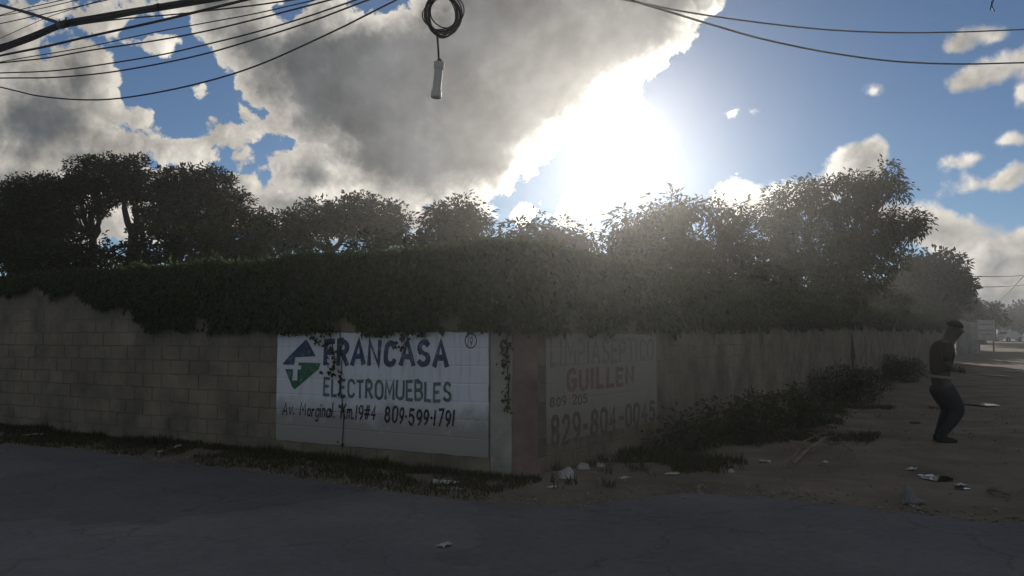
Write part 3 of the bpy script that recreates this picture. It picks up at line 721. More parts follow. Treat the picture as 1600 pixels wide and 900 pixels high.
tree('mango_tree', 'big spreading tree with hanging leaf bunches and a tall tuft at right', 'tree', 24, [(1275, 1280, 410), (1310, 1330, 400)],
     [(1238, 325, 58, 38), (1300, 306, 66, 34), (1345, 296, 36, 26), (1381, 276, 24, 22), (1388, 302, 26, 14), (1402, 346, 42, 28), (1426, 360, 20, 20), (1345, 362, 70, 46), (1262, 380, 76, 54), (1206, 375, 32, 46), (1330, 425, 62, 38), (1240, 432, 56, 34), (1378, 405, 34, 32), (1320, 455, 60, 20)], tr=.24, **{**M_, 'leaf': .16, 'cr': .30, 'lai': 4.3, 'clump': 30, 'shell': .5})
tree('broadleaf_tree', 'rounded tree over the far end of the wall, right of the big spreading tree', 'tree', 46, [(1455, 1455, 470)],
     [(1428, 420, 30, 24), (1470, 413, 40, 21), (1500, 430, 17, 22), (1450, 445, 46, 30), (1496, 455, 22, 20), (1408, 455, 36, 32), (1517, 444, 7, 12), (1460, 472, 50, 18)], tr=.3, **{**A_, 'leaf': .3, 'cr': .5})
FAR = 'far trees at the end of the dirt street'
tree('broadleaf_tree', 'tall dark tree added behind the gate pillars to shade the far street', 'tree', 74, [(1500, 1500, 490), (1512, 1512, 488)],  # added tree, its shadow darkens the sunlit street beyond the wall
     [(1500, 468, 18, 18), (1518, 480, 14, 14), (1490, 485, 24, 18), (1512, 498, 24, 14), (1480, 505, 20, 12)], FAR, tr=.35, **{**A_, 'leaf': .35, 'cr': .6})
tree('broadleaf_tree', 'low wide shade tree added behind the far end of the wall, left of the gate pillars', 'tree', 67, [(1400, 1400, 500), (1460, 1460, 500)],  # put in to cast shade on the street past the wall end
     [(1372, 476, 34, 26), (1398, 478, 24, 26), (1415, 495, 30, 16), (1452, 502, 34, 12), (1482, 503, 24, 12), (1430, 508, 70, 12)], FAR, tr=.3, **{**A_, 'leaf': .34, 'cr': .6})
tree('broadleaf_tree', 'far tree added behind the rounded tree to shade the dirt street', 'tree', 80, [(1450, 1450, 480)],  # added and mostly hidden, its shadow falls across the far street
     [(1445, 440, 46, 28), (1480, 452, 30, 24), (1420, 460, 36, 26), (1450, 478, 60, 22)], FAR, tr=.4, **{**A_, 'leaf': .4, 'cr': .7})
tree('broadleaf_tree', 'farther shade tree added behind the rounded tree at the end of the wall', 'tree', 118, [(1470, 1470, 490)],  # mostly unseen, added to shade the farthest stretch of street
     [(1468, 456, 40, 22), (1492, 470, 26, 20), (1440, 470, 36, 20), (1470, 492, 60, 18)], FAR, tr=.5, **{**A_, 'leaf': .5, 'cr': .9})
tree('broadleaf_tree', 'far tree added low between the rounded tree and the white board, shading the car', 'tree', 142, [(1500, 1500, 500)],  # added so that its shadow covers the ground round the car
     [(1478, 478, 22, 14), (1500, 482, 22, 14), (1518, 488, 16, 12), (1495, 500, 40, 12)], FAR, tr=.5, **{**A_, 'leaf': .6, 'cr': 1.0})
tree('broadleaf_tree', 'low dark far tree behind the white board on posts', 'tree', 95, [(1535, 1535, 495)],
     [(1538, 482, 20, 10), (1520, 478, 14, 8), (1530, 497, 26, 14), (1556, 490, 14, 12), (1500, 490, 22, 14)], FAR, tr=.4, **{**A_, 'leaf': .5, 'cr': .8})
tree('broadleaf_tree', 'rounded far tree above the white vehicle at the right edge', 'tree', 150, [(1590, 1590, 505)],
     [(1578, 489, 20, 13), (1598, 488, 24, 13), (1590, 503, 34, 13), (1625, 497, 24, 16)], FAR, tr=.5, **{**A_, 'leaf': .7, 'cr': 1.2})
tree('broadleaf_tree', 'dark far tree between the white board and the white vehicle', 'tree', 170, [(1562, 1562, 512)],
     [(1560, 503, 14, 12), (1572, 508, 14, 9), (1545, 508, 14, 12)], FAR, tr=.5, **{**A_, 'leaf': .8, 'cr': 1.2})
U_ = dict(mat=leafA, leaf=.11, width=.6, lai=5.5, clump=24, cr=.22, droop=.1)
for lab, D, bl in (
    ('dark bushy shrub under the far left tree', 17.5, [(30, 400, 50, 30), (80, 405, 40, 28)]),
    ('pale green shrub left of the forked trunks', 17, [(130, 385, 26, 30), (115, 410, 30, 18), (150, 405, 30, 18)]),
    ('tall thin shade shrub added between the two-headed tree and the big spreading tree', 19, [(1172, 430, 24, 28), (1195, 425, 22, 26), (1215, 440, 26, 24), (1240, 428, 24, 26)]),  # added shrub, keeps a patch of sun off the road
    ('dark shrub right of the forked trunks of the tallest dome', 17, [(245, 385, 40, 34), (200, 400, 36, 18), (225, 365, 20, 18)]),
    ('thick dark shrub under the lobed dome tree', 17.5, [(300, 385, 50, 32), (335, 378, 40, 30)]),
    ('dark shrub filling the dip below the small tree', 17, [(375, 385, 42, 36), (410, 395, 34, 20)]),
    ('low loose shrub left under the broad dome tree', 16, [(455, 396, 30, 14), (485, 386, 22, 16)]),
    ('low dark shrub under the right of the broad dome tree', 15.5, [(570, 384, 34, 16), (620, 386, 34, 14), (655, 380, 18, 14)]),
    ('low shrub under the round open tree', 14, [(700, 384, 38, 12), (750, 382, 34, 12), (790, 386, 24, 8)]),
    ('hazy low shrub below the sun, behind the wall top', 15, [(960, 400, 40, 16), (1010, 408, 44, 18), (1060, 415, 36, 18)]),
    ('dense shrub below the two-headed tree', 18, [(1110, 428, 40, 24), (1155, 432, 36, 28), (1080, 420, 30, 18)]),
    ('dark shrub below the big spreading tree', 23, [(1230, 462, 40, 20), (1300, 468, 50, 20), (1180, 450, 30, 24)]),
    ('dark shrub right of the big spreading tree, just behind the wall', 32, [(1365, 462, 34, 26), (1400, 478, 26, 20)]),
    ('pale leaved shrub over the far wall, behind the person', 44, [(1430, 486, 36, 14), (1470, 492, 26, 12)]),
):
    shrub(lab, D, bl, **({**U_, 'leaf': .11*max(1, D/22)}))

# ---- vines over both walls
def vine(P, d, n, t0, t1, count, depth_fn, label, leaf=.062, top=.10):
    cen = []; dd = []; nn = []; kk = 0
    ts = rng.uniform(t0, t1, count*3)
    for t in ts:
        if kk >= count: break
        lo = depth_fn(t); z = WH+.05-rng.random()**1.05*(WH+.05-lo)
        if noise.noise(Vector((t*1.9, z*2.3, 5))) < -.28 and z < lo+.16: continue
        p = P+d*t; o = .03+.10*rng.random()*(1-.6*abs((WH-z)/.9-.5))+.06*max(0, noise.noise(Vector((t*1.3, z*1.7, 2))))
        p = p+n*o; cen.append((p.x, p.y, z+float(rise(p.y)))); kk += 1
        a = rng.normal(size=3)*.45
        dd.append(np.array((0, 0, -1.))+np.array(d)*rng.normal()*.6+np.array(n)*.35+a*.3); nn.append(np.array(n)+a)
    # fringe standing over the top of the wall
    for t in rng.uniform(t0, t1, int(count*.55)):
        h = top*(.35+1.2*max(0, .35+noise.noise(Vector((t*1.1, 0, 3)))+.6*noise.noise(Vector((t*4.3, 1, 3)))))
        p = P+d*t-n*rng.uniform(-.10, .30); z = WH+rng.random()*h
        cen.append((p.x, p.y, z+float(rise(p.y)))); dd.append(rng.normal(size=3)*.7+np.array((0, 0, .25))); nn.append(rng.normal(size=3)*.6+np.array((0, 0, .6)))
    for t in rng.uniform(t0, t1, int((t1-t0)*3.2)):          # stray shoots reaching up
        p = P+d*t-n*rng.uniform(-.05, .2); q = np.array((p.x, p.y, WH+float(rise(p.y)))); g_ = np.array((rng.normal()*.5, rng.normal()*.5, 1.)); L = rng.uniform(.12, .42)
        for k in range(int(L/.028)):
            f = k*.028/L; w = q+g_*L*f+np.array((0, 0, -.35*L*f*f))+rng.normal(size=3)*.012
            cen.append(tuple(w)); dd.append(rng.normal(size=3)); nn.append(rng.normal(size=3)+np.array((0, 0, .5)))
    N = len(cen)
    me = leaf_mesh('vine', np.array(cen), np.array(dd), np.array(nn), leaf*rng.uniform(.45, 1.2, N)*(1+.8*(rng.random(N) > .9)), leaf*.85*rng.uniform(.6, 1.2, N))
    o = obj('vine', me, leafV); tag(o, label, 'vine', None, 'stuff'); return o
def nlow(t, a, b, s): return a+b*noise.noise(Vector((t*.9, s, 0)))+.10*noise.noise(Vector((t*3.7, s, 1)))
def dl(t):
    lo = nlow(t, 1.60, .07, 3)
    if t > 5.6: lo += min(.72, (t-5.6)*.26)+.22*noise.noise(Vector((t*1.7, 9, 4)))+.16*noise.noise(Vector((t*5.3, 2, 4)))
    return min(lo, 2.42)
vine(P0, dL, nL, -.05, 12.2, 19000, dl, 'dark creeping vine draped over the upper courses of the left wall, sunlit along its top')
vine(P1, dR, nR, -.2, 16, 22000, lambda t: nlow(t, 1.58+.015*t, .10, 8), 'dark creeping vine over the near part of the right wall')
dC = (P1-P0).normalized()
vine(P0, dC, Vector((dC.y, -dC.x, 0)), -.02, .26, 520, lambda t: nlow(t, 1.66, .1, 5), 'dark creeping vine covering the top of the corner pillar between the two walls')
vine(P1, dR, nR, 16, 45, 9000, lambda t: nlow(t, 1.9, .3, 12), 'creeping vine along the far part of the right wall top', leaf=.11)
# hanging vine tendrils
def tendril(label, path, P, d, n, count, spread, leaf=.06, mat=leafV, thick=.006):
    root = empty('hanging_vine', P+d*st(*path[0], P, d, n)[0], label, 'vine', 'vines hanging down the wall face')
    pts = []
    for x, y in path:
        s, z = st(x, y, P, d, n); pts.append(P+d*s+n*.03+Vector((0, 0, z)))
    V_, F_ = [], []
    add_tube(V_, F_, pts, thick, 6); obj('stem', mesh('stem', V_, F_), bark, root, smooth=True)
    if count:
        cen = []
        for k in range(count):
            t = rng.random()*(len(pts)-1); i = int(t); p = pts[i].lerp(pts[i+1], t-i)
            cen.append(np.array(p+d*rng.normal()*spread+n*rng.uniform(.0, .05)+Vector((0, 0, rng.normal()*spread))))
        dd = rng.normal(size=(count, 3))*.5+np.array((0, 0, -1)); nn = np.array(n)[None]+rng.normal(size=(count, 3))*.6
        obj('foliage', leaf_mesh('foliage', np.array(cen), dd, nn, leaf*rng.uniform(.6, 1.3, count), leaf*.8*rng.uniform(.7, 1.2, count)), mat, root)
def hang(label, path, count, spread, **k): tendril(label, path, P0, dL, nL, count, spread, **k)
hang('leafy vine hanging over the first letters of the white advert', [(512, 500), (520, 530), (526, 560), (518, 585)], 42, .07, leaf=.07)
hang('thin bare vine stem trailing down the white advert past the word for furniture', [(532, 500), (537, 560), (534, 600), (540, 650), (537, 700)], 16, .03)
hang('short vine sprig hanging over the middle of the blue word', [(632, 512), (640, 530), (628, 545)], 26, .05)
hang('leafy vine sprig above the blue and green emblem', [(486, 505), (488, 525), (500, 530)], 26, .06)
tendril('pale leaved vine hanging on the corner pillar edge', [(795, 505), (793, 560), (797, 600), (795, 645)], P0, dL, nL, 85, .035, leaf=.05)
tendril('short pale vine hanging at the top of the corner pillar', [(822, 420), (826, 470), (824, 495), (831, 522)], P0, dL, nL, 60, .035, leaf=.05)

# ---- grass and weeds
def grass(name, label, pts, hmin, hmax, lean=.35, wd=.012):
    N = len(pts); p = np.array([(x, y, gz(x, y)-.01) for x, y in pts])
    dd = rng.normal(size=(N, 3))*lean; dd[:, 2] = 1
    nn = rng.normal(size=(N, 3)); nn[:, 2] = 0
    L = rng.uniform(hmin, hmax, N)
    o = obj(name, leaf_mesh(name, p, dd, nn, L, np.maximum(wd, L*.07)), leafG); tag(o, label, 'grass', None, 'stuff')
pts = []
while len(pts) < 16000:                                  # verge under the left wall
    t = rng.uniform(-.4, 12.5); o = rng.random()**1.5*2.4+.02; p = P0+dL*t+nL*o
    if p.y > edge_y(p.x)+.05+.12*noise.noise(Vector((p.x*1.3, p.y*1.3, 0))) and noise.noise(Vector((p.x*.8, p.y*.8, 4)))+.5*noise.noise(Vector((p.x*3.1, p.y*3.1, 4))) > -.12-.4*(o < .3): pts.append((p.x, p.y))
grass('grass', 'dark short grass on the verge between the left wall and the road', pts, .025, .10)
pts = []
while len(pts) < 1500:
    t = rng.uniform(.3, 12.5); o = rng.random()*.25+.02
    if noise.noise(Vector((t*1.1, 0, 7)))+.6*noise.noise(Vector((t*3.3, 0, 2))) < .05: continue
    p = P0+dL*t+nL*o; pts.append((p.x, p.y))
grass('grass', 'taller grass tufts growing against the foot of the left wall', pts, .06, .17)
pts = []
while len(pts) < 9000:
    x = rng.uniform(.4, 9); y = rng.uniform(7, 18); q = Vector((x, y, 0))-P1
    o = q.dot(nR); t = q.dot(dR)
    if o < .02 or y < edge_y(x)+.15 or o > 2.6: continue
    if noise.noise(Vector((x*.7, y*.7, 14)))+.55*noise.noise(Vector((x*2.7, y*2.7, 3)))+.3*noise.noise(Vector((x*7., y*7., 3))) > .02+o*.17+rng.random()*.12: pts.append((x, y))
grass('grass', 'patchy grass and low weeds at the foot of the right wall', pts, .03, .15)
def weed(label, px, py, blobs, **kw):
    D = gpt(px, py).y
    shrub(label, D, blobs, name='weed_bush', cat='bush', group='weed bushes along the foot of the right wall', mat=leafW, leaf=.085, width=.5, lai=3.6, clump=18, cr=.2, droop=.2)
weed('low dark weed bush nearest the corner, by the faded phone number', 1075, 705, [(1070, 672, 30, 26), (1100, 680, 26, 20), (1045, 688, 22, 14)])
weed('large dark weed bush against the right wall, in the middle of its run', 1160, 690, [(1135, 655, 44, 30), (1185, 650, 46, 34), (1165, 678, 66, 14), (1110, 680, 30, 14)])
weed('spreading green weed bush leaning out over the dirt street', 1240, 672, [(1235, 635, 50, 28), (1280, 640, 34, 22), (1230, 662, 60, 12)])
weed('farther weed bush up the dirt street, against the wall', 1320, 632, [(1310, 598, 40, 28), (1350, 598, 34, 24), (1325, 618, 52, 12)])
weed('farthest weed bush along the right wall, behind the person', 1400, 600, [(1390, 575, 30, 22), (1420, 578, 24, 18)])

# ------------------------------------------------------------------ litter, stones, branches
def stone(px, py, w, h, label, mat=stone_m, name='stone', cat='stone', group='pale stones at the corner of the wall', seed=0):
    p = gpt(px, py); k = p.y/F; bm = bmesh.new(); bmesh.ops.create_icosphere(bm, subdivisions=3, radius=1)
    for v in bm.verts:
        q = v.co.normalized(); r = .5+.22*noise.noise(q*1.5+Vector((seed*3.1, 0, 0)))+.08*noise.noise(q*4+Vector((seed, 5, 0)))
        v.co = Vector((q.x*r*w*k, q.y*r*w*k*.8, q.z*r*h*k*(1 if q.z > 0 else .3)))
    o = obj(name, bmesh_to(name, bm), mat); o.location = (p.x, p.y, gz(p.x, p.y)+h*k*.12); tag(o, label, cat, group); return o
stone(885, 756, 26, 26, 'larger pale broken stone in front of the faded advert', seed=1)
stone(912, 741, 20, 15, 'smaller pale rounded stone right behind the larger broken one', seed=2)
stone(938, 735, 15, 10, 'small flat grey stone at the right end of the stones by the corner', seed=3)
stone(1142, 741, 11, 9, 'small stone alone on the dirt below the large weed bush', seed=6)
stone(1430, 662, 16, 5, 'flat dark lump on the dirt left of the walking person', material('dark_lump', (.05, .045, .04), .9), seed=8, name='clod', cat='clod', group=None)
def scrap(px, py, w, h, label, seed=0, mat=litter_m, name='litter_scrap', group='scraps of litter on the ground', lift=.5, rot=None):
    """crumpled sheet of paper or plastic with a little thickness"""
    p = gpt(px, py); k = p.y/F; r = random.Random(seed); V_ = []; F_ = []; n = 7
    a = r.uniform(0, 3.1) if rot is None else rot
    for j in range(n+1):
        for i in range(n+1):
            u = i/n-.5; v = j/n-.5; e = 1+.5*noise.noise(Vector((u*3, v*3, seed)))
            x = u*w*k*e; y = v*w*k*.55*e; z = h*k*lift*(.55+.9*noise.noise(Vector((u*4.2, v*4.2, seed*1.7)))+.5*abs(noise.noise(Vector((u*9, v*9, seed)))))
            V_.append((x*math.cos(a)-y*math.sin(a), x*math.sin(a)+y*math.cos(a), max(.004, z)))
    for j in range(n):
        for i in range(n): q = j*(n+1)+i; F_.append((q, q+1, q+n+2, q+n+1))
    me = mesh(name, V_, F_); bm = bmesh.new(); bm.from_mesh(me); bmesh.ops.solidify(bm, geom=bm.faces[:], thickness=.003)
    o = obj(name, bmesh_to(name, bm), mat); o.location = (p.x, p.y, max(gz(p.x, p.y), .014 if p.y < edge_y(p.x) else -1)+.008); tag(o, label, 'litter', group); return o
white_m = material('white_plastic', (.75, .76, .78), .35, .12, 9, spec=.5)
scrap(688, 760, 20, 14, 'crumpled pale wrapper on the verge under the white advert', 1, rot=.3)
scrap(703, 760, 26, 12, 'pale torn strip lying beside the crumpled wrapper under the advert', 2, rot=-.6)
scrap(705, 769, 40, 3, 'flat cardboard scrap just below the crumpled wrapper', 3, material('cardboard', (.3, .25, .19), .9, .3), rot=.1, lift=.3)
scrap(862, 767, 16, 5, 'small flat pale scrap left of the larger broken stone', 4)
scrap(695, 857, 24, 6, 'lone pale pinkish paper scrap in the middle of the road', 5, material('pink_paper', (.5, .43, .42), .8, .2), rot=1.05)
scrap(30, 664, 10, 4, 'tiny pale scrap close to the wall at the far left', 6)
scrap(46, 683, 16, 5, 'pale scrap on the verge at the far left, left of its twin', 7)
scrap(60, 682, 12, 6, 'pale scrap on the verge at the far left, touching the scrap on its left', 8)
scrap(278, 703, 13, 8, 'brightest pale scrap on the verge left of the advert', 9)
scrap(250, 711, 9, 4, 'small pale scrap at the road edge left of the advert', 10)
scrap(203, 686, 7, 4, 'tiny scrap in the grass between the two left groups of litter', 11)
scrap(230, 696, 8, 3, 'faint small scrap in the grass left of the brightest one', 12)
scrap(975, 755, 18, 4, 'flat pale scrap near the road edge right of the stones', 13)
scrap(1050, 745, 24, 4, 'long pale scrap on the dirt below the nearest weed bush', 14)
scrap(1195, 722, 16, 6, 'pale scrap left of the fallen dry branch', 15)
scrap(1290, 726, 14, 6, 'pale scrap under the arch of the fallen dry branch', 16)
scrap(1300, 668, 22, 4, 'pale scrap on the dirt behind the fallen dry branch', 17)
scrap(1424, 739, 15, 6, 'greyish scrap left of the bright wet patch', 18)
scrap(1447, 747, 22, 8, 'bright white plastic sheet in the wet patch on the dirt', 19, white_m, lift=.3, rot=-.2)
scrap(1468, 751, 15, 7, 'small bright white plastic piece at the right of the wet patch', 20, white_m, lift=.3)
scrap(1500, 763, 18, 4, 'thin pale scrap right of the wet patch', 21)
def gravel():
    V_, F_ = [], []; n = 0
    while n < 5200:
        if rng.random() < .5: x = rng.uniform(-9, 7); y = float(edge_y(x))+abs(rng.normal())*.22-.04
        else: x = rng.uniform(.5, 12); y = rng.uniform(6.5, 19)
        if y < edge_y(x)-.25: continue
        q = Vector((x, y, 0))
        if (q-P0).dot(nL) < .05 and x < .1: continue
        if (q-P1).dot(nR) < .05 and x >= .1: continue
        r = .006+.022*rng.random()**3; z = max(gz(x, y), .014 if y < edge_y(x) else -1)+r*.3; b = len(V_)
        d = rng.uniform(.6, 1.3, 6)*r; a = rng.uniform(0, 3.1); c, s_ = math.cos(a), math.sin(a)
        V_.extend([(x+c*d[0], y+s_*d[0], z), (x-s_*d[1], y+c*d[1], z), (x-c*d[2], y-s_*d[2], z), (x+s_*d[3], y-c*d[3], z), (x, y, z+d[4]*.8), (x, y, z-d[5])])
        for i in range(4): F_.append((b+i, b+(i+1) % 4, b+4)); F_.append((b+(i+1) % 4, b+i, b+5))
        n += 1
    o = obj('gravel', mesh('gravel', V_, F_), material('gravel', (.24, .21, .17), .95, .6, 11)); tag(o, 'loose gravel along the road edge and over the dirt', 'gravel', None, 'stuff')
gravel()
o = stone(1420, 792, 24, 40, 'slumped grey plastic bag standing near the road edge, below the walking person', material('grey_plastic', (.19, .18, .175), .5, .2, 9, spec=.4), 'plastic_bag', 'bag', None, 11)
for v in o.data.vertices:                              # one corner trails out along the ground
    t = max(0., v.co.x)/.07; v.co.x += .10*t*t*max(0., .6-v.co.z*6); v.co.z *= 1-.4*min(1, t*.5)
def branch(px_paths, label, thick, name='dry_branch', cat='branch', group=None, lift=.06):
    first = gpt(*px_paths[0][0]); root = empty(name, (first.x, first.y, gz(first.x, first.y)), label, cat, group)
    for pi, path in enumerate(px_paths):
        pts = []
        for i, (x, y) in enumerate(path):
            g = gpt(x, y); pts.append(Vector((g.x, g.y, gz(g.x, g.y)+.02+lift*math.sin(math.pi*i/max(1, len(path)-1))+random.uniform(0, .01))))
        V_, F_ = [], []; n = len(pts)
        add_tube(V_, F_, pts, [thick*(1 if pi == 0 else .6)*(1-.6*i/(n-1)) for i in range(n)], 6)
        for q in range(6 if pi else 10):
            i = random.randrange(1, n); a = pts[i]; b = a+Vector((random.uniform(-.22, .22), random.uniform(-.12, .12), random.uniform(.0, .09)))
            add_tube(V_, F_, [a, a.lerp(b, .5)+Vector((0, 0, .015)), b], [thick*.4, thick*.3, thick*.12], 5)
        obj('branch' if pi == 0 else 'twig', mesh('branch', V_, F_), stick_m, root)
branch([[(1240, 728), (1262, 718), (1285, 708), (1300, 706)], [(1296, 706), (1315, 712), (1332, 722), (1345, 735)], [(1250, 705), (1275, 704), (1298, 706)], [(1236, 724), (1250, 720), (1270, 712)]],
       'fallen dry branch bent like a roof, on the dirt below the weed bushes', .022, lift=.10)
branch([[(1543, 771), (1555, 774), (1570, 779), (1580, 779)]], 'dark stick lying on the dirt near the right edge of the photo', .018, name='stick', cat='stick', lift=.02)

# ------------------------------------------------------------------ overhead cables
CAB = 'overhead cables crossing the top left'
def spline(pts, n=10):
    """smooth curve through points"""
    P_ = [Vector(p) for p in pts]; P_ = [P_[0]*2-P_[1]]+P_+[P_[-1]*2-P_[-2]]; out = []
    for i in range(1, len(P_)-2):
        for k in range(n):
            t = k/n; a, b, c, d = P_[i-1:i+3]
            out.append(.5*((2*b)+(c-a)*t+(2*a-5*b+4*c-d)*t*t+(3*b-a-3*c+d)*t**3))
    out.append(P_[-2]); return out
def cable(label, px, y0, y1, r, group=CAB, name='cable', ext=(1, 1), parent=None):
    p = [at(x, y, y0+(y1-y0)*i/(len(px)-1)) for i, (x, y) in enumerate(px)]
    if ext[0]: p = [p[0]+(p[0]-p[1]).normalized()*3.5*ext[0]]+p
    if ext[1]: p = p+[p[-1]+(p[-1]-p[-2]).normalized()*3.5*ext[1]]
    V_, F_ = [], []; q = spline(p); add_tube(V_, F_, q, r, 7)
    o = obj(name, mesh(name, V_, F_), cable_m, parent, smooth=True)
    if parent is None: tag(o, label, 'cable', group)
    return o
bundle = empty('cable_bundle', at(100, 38, 9), 'thickest black cable bundle crossing the top left corner, with a taped joint', 'cable', CAB)
B = [(0, 75), (50, 58), (100, 37), (150, 28), (200, 20), (245, 11), (320, 0)]
for k, (dx, dy, r) in enumerate(((0, 0, .022), (1, 4, .015), (-2, -3, .014), (0, 3, .010))):
    cable('', [(x+dx, y+dy+math.sin(x*.05+k)*1.0) for x, y in B], 10.5, 7.5, r, parent=bundle, name='strand')
V_, F_ = [], []
c0 = at(92, 40.5, 9.35); c1 = at(110, 35, 9.1); add_tube(V_, F_, [c0, c0.lerp(c1, .3), c0.lerp(c1, .7), c1], [.028, .045, .045, .028], 9)
add_tube(V_, F_, [at(100, 37, 9.2), at(104, 27, 9.15)], [.012, .006], 6); add_tube(V_, F_, [at(96, 36, 9.2), at(92, 31, 9.15)], [.012, .006], 6)
obj('taped_joint', mesh('taped_joint', V_, F_), cable_m, bundle, smooth=True)
V_, F_ = [], []
c0 = at(243, 12, 8); c1 = at(249, 10.5, 7.95); add_tube(V_, F_, [c0, c1], .034, 9); add_tube(V_, F_, [at(246, 15, 7.97), at(247, 5, 7.97)], .008, 6)
obj('cable_tie', mesh('cable_tie', V_, F_), cable_m, bundle)
cable('short thick cable coming from the left edge and ending at the taped joint', [(0, 8), (40, 19), (75, 30), (98, 38)], 11, 9.25, .02, ext=(1, 0))
cable('thin cable highest in the top left corner', [(3, 23), (40, 13), (98, 0)], 12, 11, .006)
cable('thin cable second from the top in the top left corner', [(0, 25), (60, 14), (121, 0)], 12.5, 11.4, .006)
cable('thin cable third from the top in the top left corner', [(5, 36), (60, 24), (110, 13), (167, 0)], 12, 10.6, .007)
cable('thinnest grey cable slanting up to meet the third thin one', [(0, 60), (40, 42), (80, 25), (120, 12), (145, 4)], 12.8, 11, .005, ext=(1, .3))
cable('thin cable running just below the thick bundle and leaving its line', [(0, 70), (60, 54), (110, 41), (178, 31), (278, 22), (340, 15), (400, 8), (470, -2)], 10.2, 7.8, .008)
cable('medium black cable first below the thick bundle at the left edge', [(0, 87), (70, 73), (139, 57), (239, 35), (310, 18), (383, 0)], 9.8, 7, .013)
cable('faint thin cable joining the one below it at the left', [(0, 97), (39, 90), (133, 74), (239, 51), (320, 36), (400, 21), (492, 0)], 10.4, 7.6, .006)
cable('thin cable fourth from the bottom at the left edge', [(0, 98.5), (70, 91), (139, 79), (239, 64), (320, 49), (400, 30), (470, 12), (515, 0)], 10.2, 7.5, .0085)
cable('thin cable third from the bottom at the left edge', [(0, 114), (60, 112), (117, 107), (239, 88), (320, 70), (400, 50), (480, 26), (556, 0)], 10.3, 7.4, .008)
cable('thin cable second from the bottom at the left edge', [(0, 122), (83, 121), (178, 112), (300, 89), (400, 61), (490, 32), (575, 0)], 10.2, 7.4, .0085)
cable('lowest sagging cable of the top left bundle', [(0, 136), (61, 150), (133, 156), (200, 152), (300, 133), (400, 103), (519, 50), (619, 0)], 10.2, 7.2, .0085)
RC = 'two cables crossing the top right'
cable('upper of the two long cables crossing the top right', [(978, 0), (1080, 20), (1200, 37), (1300, 47), (1400, 51), (1500, 50), (1600, 46)], 8, 13, .010, RC)
cable('lower of the two long cables crossing the top right', [(985, 0), (1110, 38), (1200, 63), (1300, 83), (1400, 96), (1500, 100), (1600, 98)], 8, 13, .012, RC)
FC = 'thin far cables over the dirt street'
cable('upper far cable over the end of the street', [(1516, 432), (1560, 432), (1600, 430)], 70, 60, .04, FC, ext=(.3, 2))
cable('lower far cable over the end of the street', [(1514, 448), (1560, 448), (1600, 445)], 70, 60, .03, FC, ext=(.3, 2))
cable('slanting far cable at the right edge crossing the level ones', [(1560, 470), (1580, 452), (1600, 430)], 90, 55, .035, FC, ext=(2, 2))
blue_wire = material('blue_wire', (.03, .08, .16), .5, .1)
o = cable('short kinked bluish wire end at the top right corner', [(1556, -12), (1552, 0), (1549, 5.5), (1551, 12), (1554, 18)], 5, 5, .004, None, name='wire_end', ext=(.4, 0))
o.data.materials.clear(); o.data.materials.append(blue_wire)

# ---- coil of wire with a white plastic capsule hanging from it
def build_coil():
    D = 3.0; k = D/F
    top = at(690, -150, D)
    root = empty('hanging_coil', at(692, 25, D), 'coil of dark wire hanging at the top middle, a pale plastic tube dangling below it', 'coil')
    c = at(692, 22, D)
    ex = Vector((1, 0, 0)); ez = Vector((0, -math.sin(PITCH)*.3, 1)).normalized()
    for j in range(15):
        r = random.Random(j); rx = (20.5+11*((j*7) % 15)/15)*k; rz = (26+10*((j*4) % 15)/15)*k; ox = r.uniform(-2.5, 2.5)*k; oz = r.uniform(-3., 2.)*k; ph = r.uniform(0, 6)
        pts = []
        for i in range(49):
            q = 2*math.pi*i/48
            w = 1+.035*math.sin(2*q+ph)+.02*math.sin(3*q+ph*2)
            pts.append(c+ex*(math.cos(q)*rx*w+ox)+ez*(math.sin(q)*rz*w+oz)+Vector((0, math.sin(q*2+ph)*.006+r.uniform(-.002, .002)+(j-6)*.0022, 0)))
        V_, F_ = [], []; add_tube(V_, F_, pts, .0024, 7, False); obj('wire_loop', mesh('wire_loop', V_, F_), cable_m, root, smooth=True)
    V_, F_ = [], []; add_tube(V_, F_, [at(683, 52, D), at(684, 65, D), at(685, 80, D), at(686, 96, D)], .0042, 8)
    add_tube(V_, F_, [at(685.8, 91, D), at(686.5, 94, D), at(686.8, 97.5, D)], [.004, .009, .011], 8); obj('drop_wire', mesh('drop_wire', V_, F_), cable_m, root, smooth=True)
    V_, F_ = [], []; add_tube(V_, F_, [c+ez*.06, at(691, -40, D), top], .004, 8); obj('suspension_wire', mesh('suspension_wire', V_, F_), cable_m, root, smooth=True)
    pvc = material('white_pvc', (.60, .55, .49), .5, .12, 5, spec=.3)
    a = at(686.5, 97, D); b = at(681, 153, D); ax = (b-a)
    V_, F_ = [], []
    r0 = 8.3*k
    add_tube(V_, F_, [a+ax*.0, a+ax*.015, a+ax*.19, a+ax*.20], [r0*.86, r0, r0, r0*.9], 24); obj('screw_cap', mesh('screw_cap', V_, F_), pvc, root)
    V_, F_ = [], []; add_tube(V_, F_, [a+ax*.19, a+ax*.2, a+ax*.80, a+ax*.82], [r0*.78, r0*.82, r0*.82, r0*.84], 24); obj('tube_body', mesh('tube_body', V_, F_), pvc, root)
    V_, F_ = [], []; add_tube(V_, F_, [a+ax*.80, a+ax*.815, a+ax*.96, a+ax*1.0], [r0*.9, r0*1.0, r0*1.02, r0*.9], 24); obj('end_cap', mesh('end_cap', V_, F_), pvc, root)
build_coil()

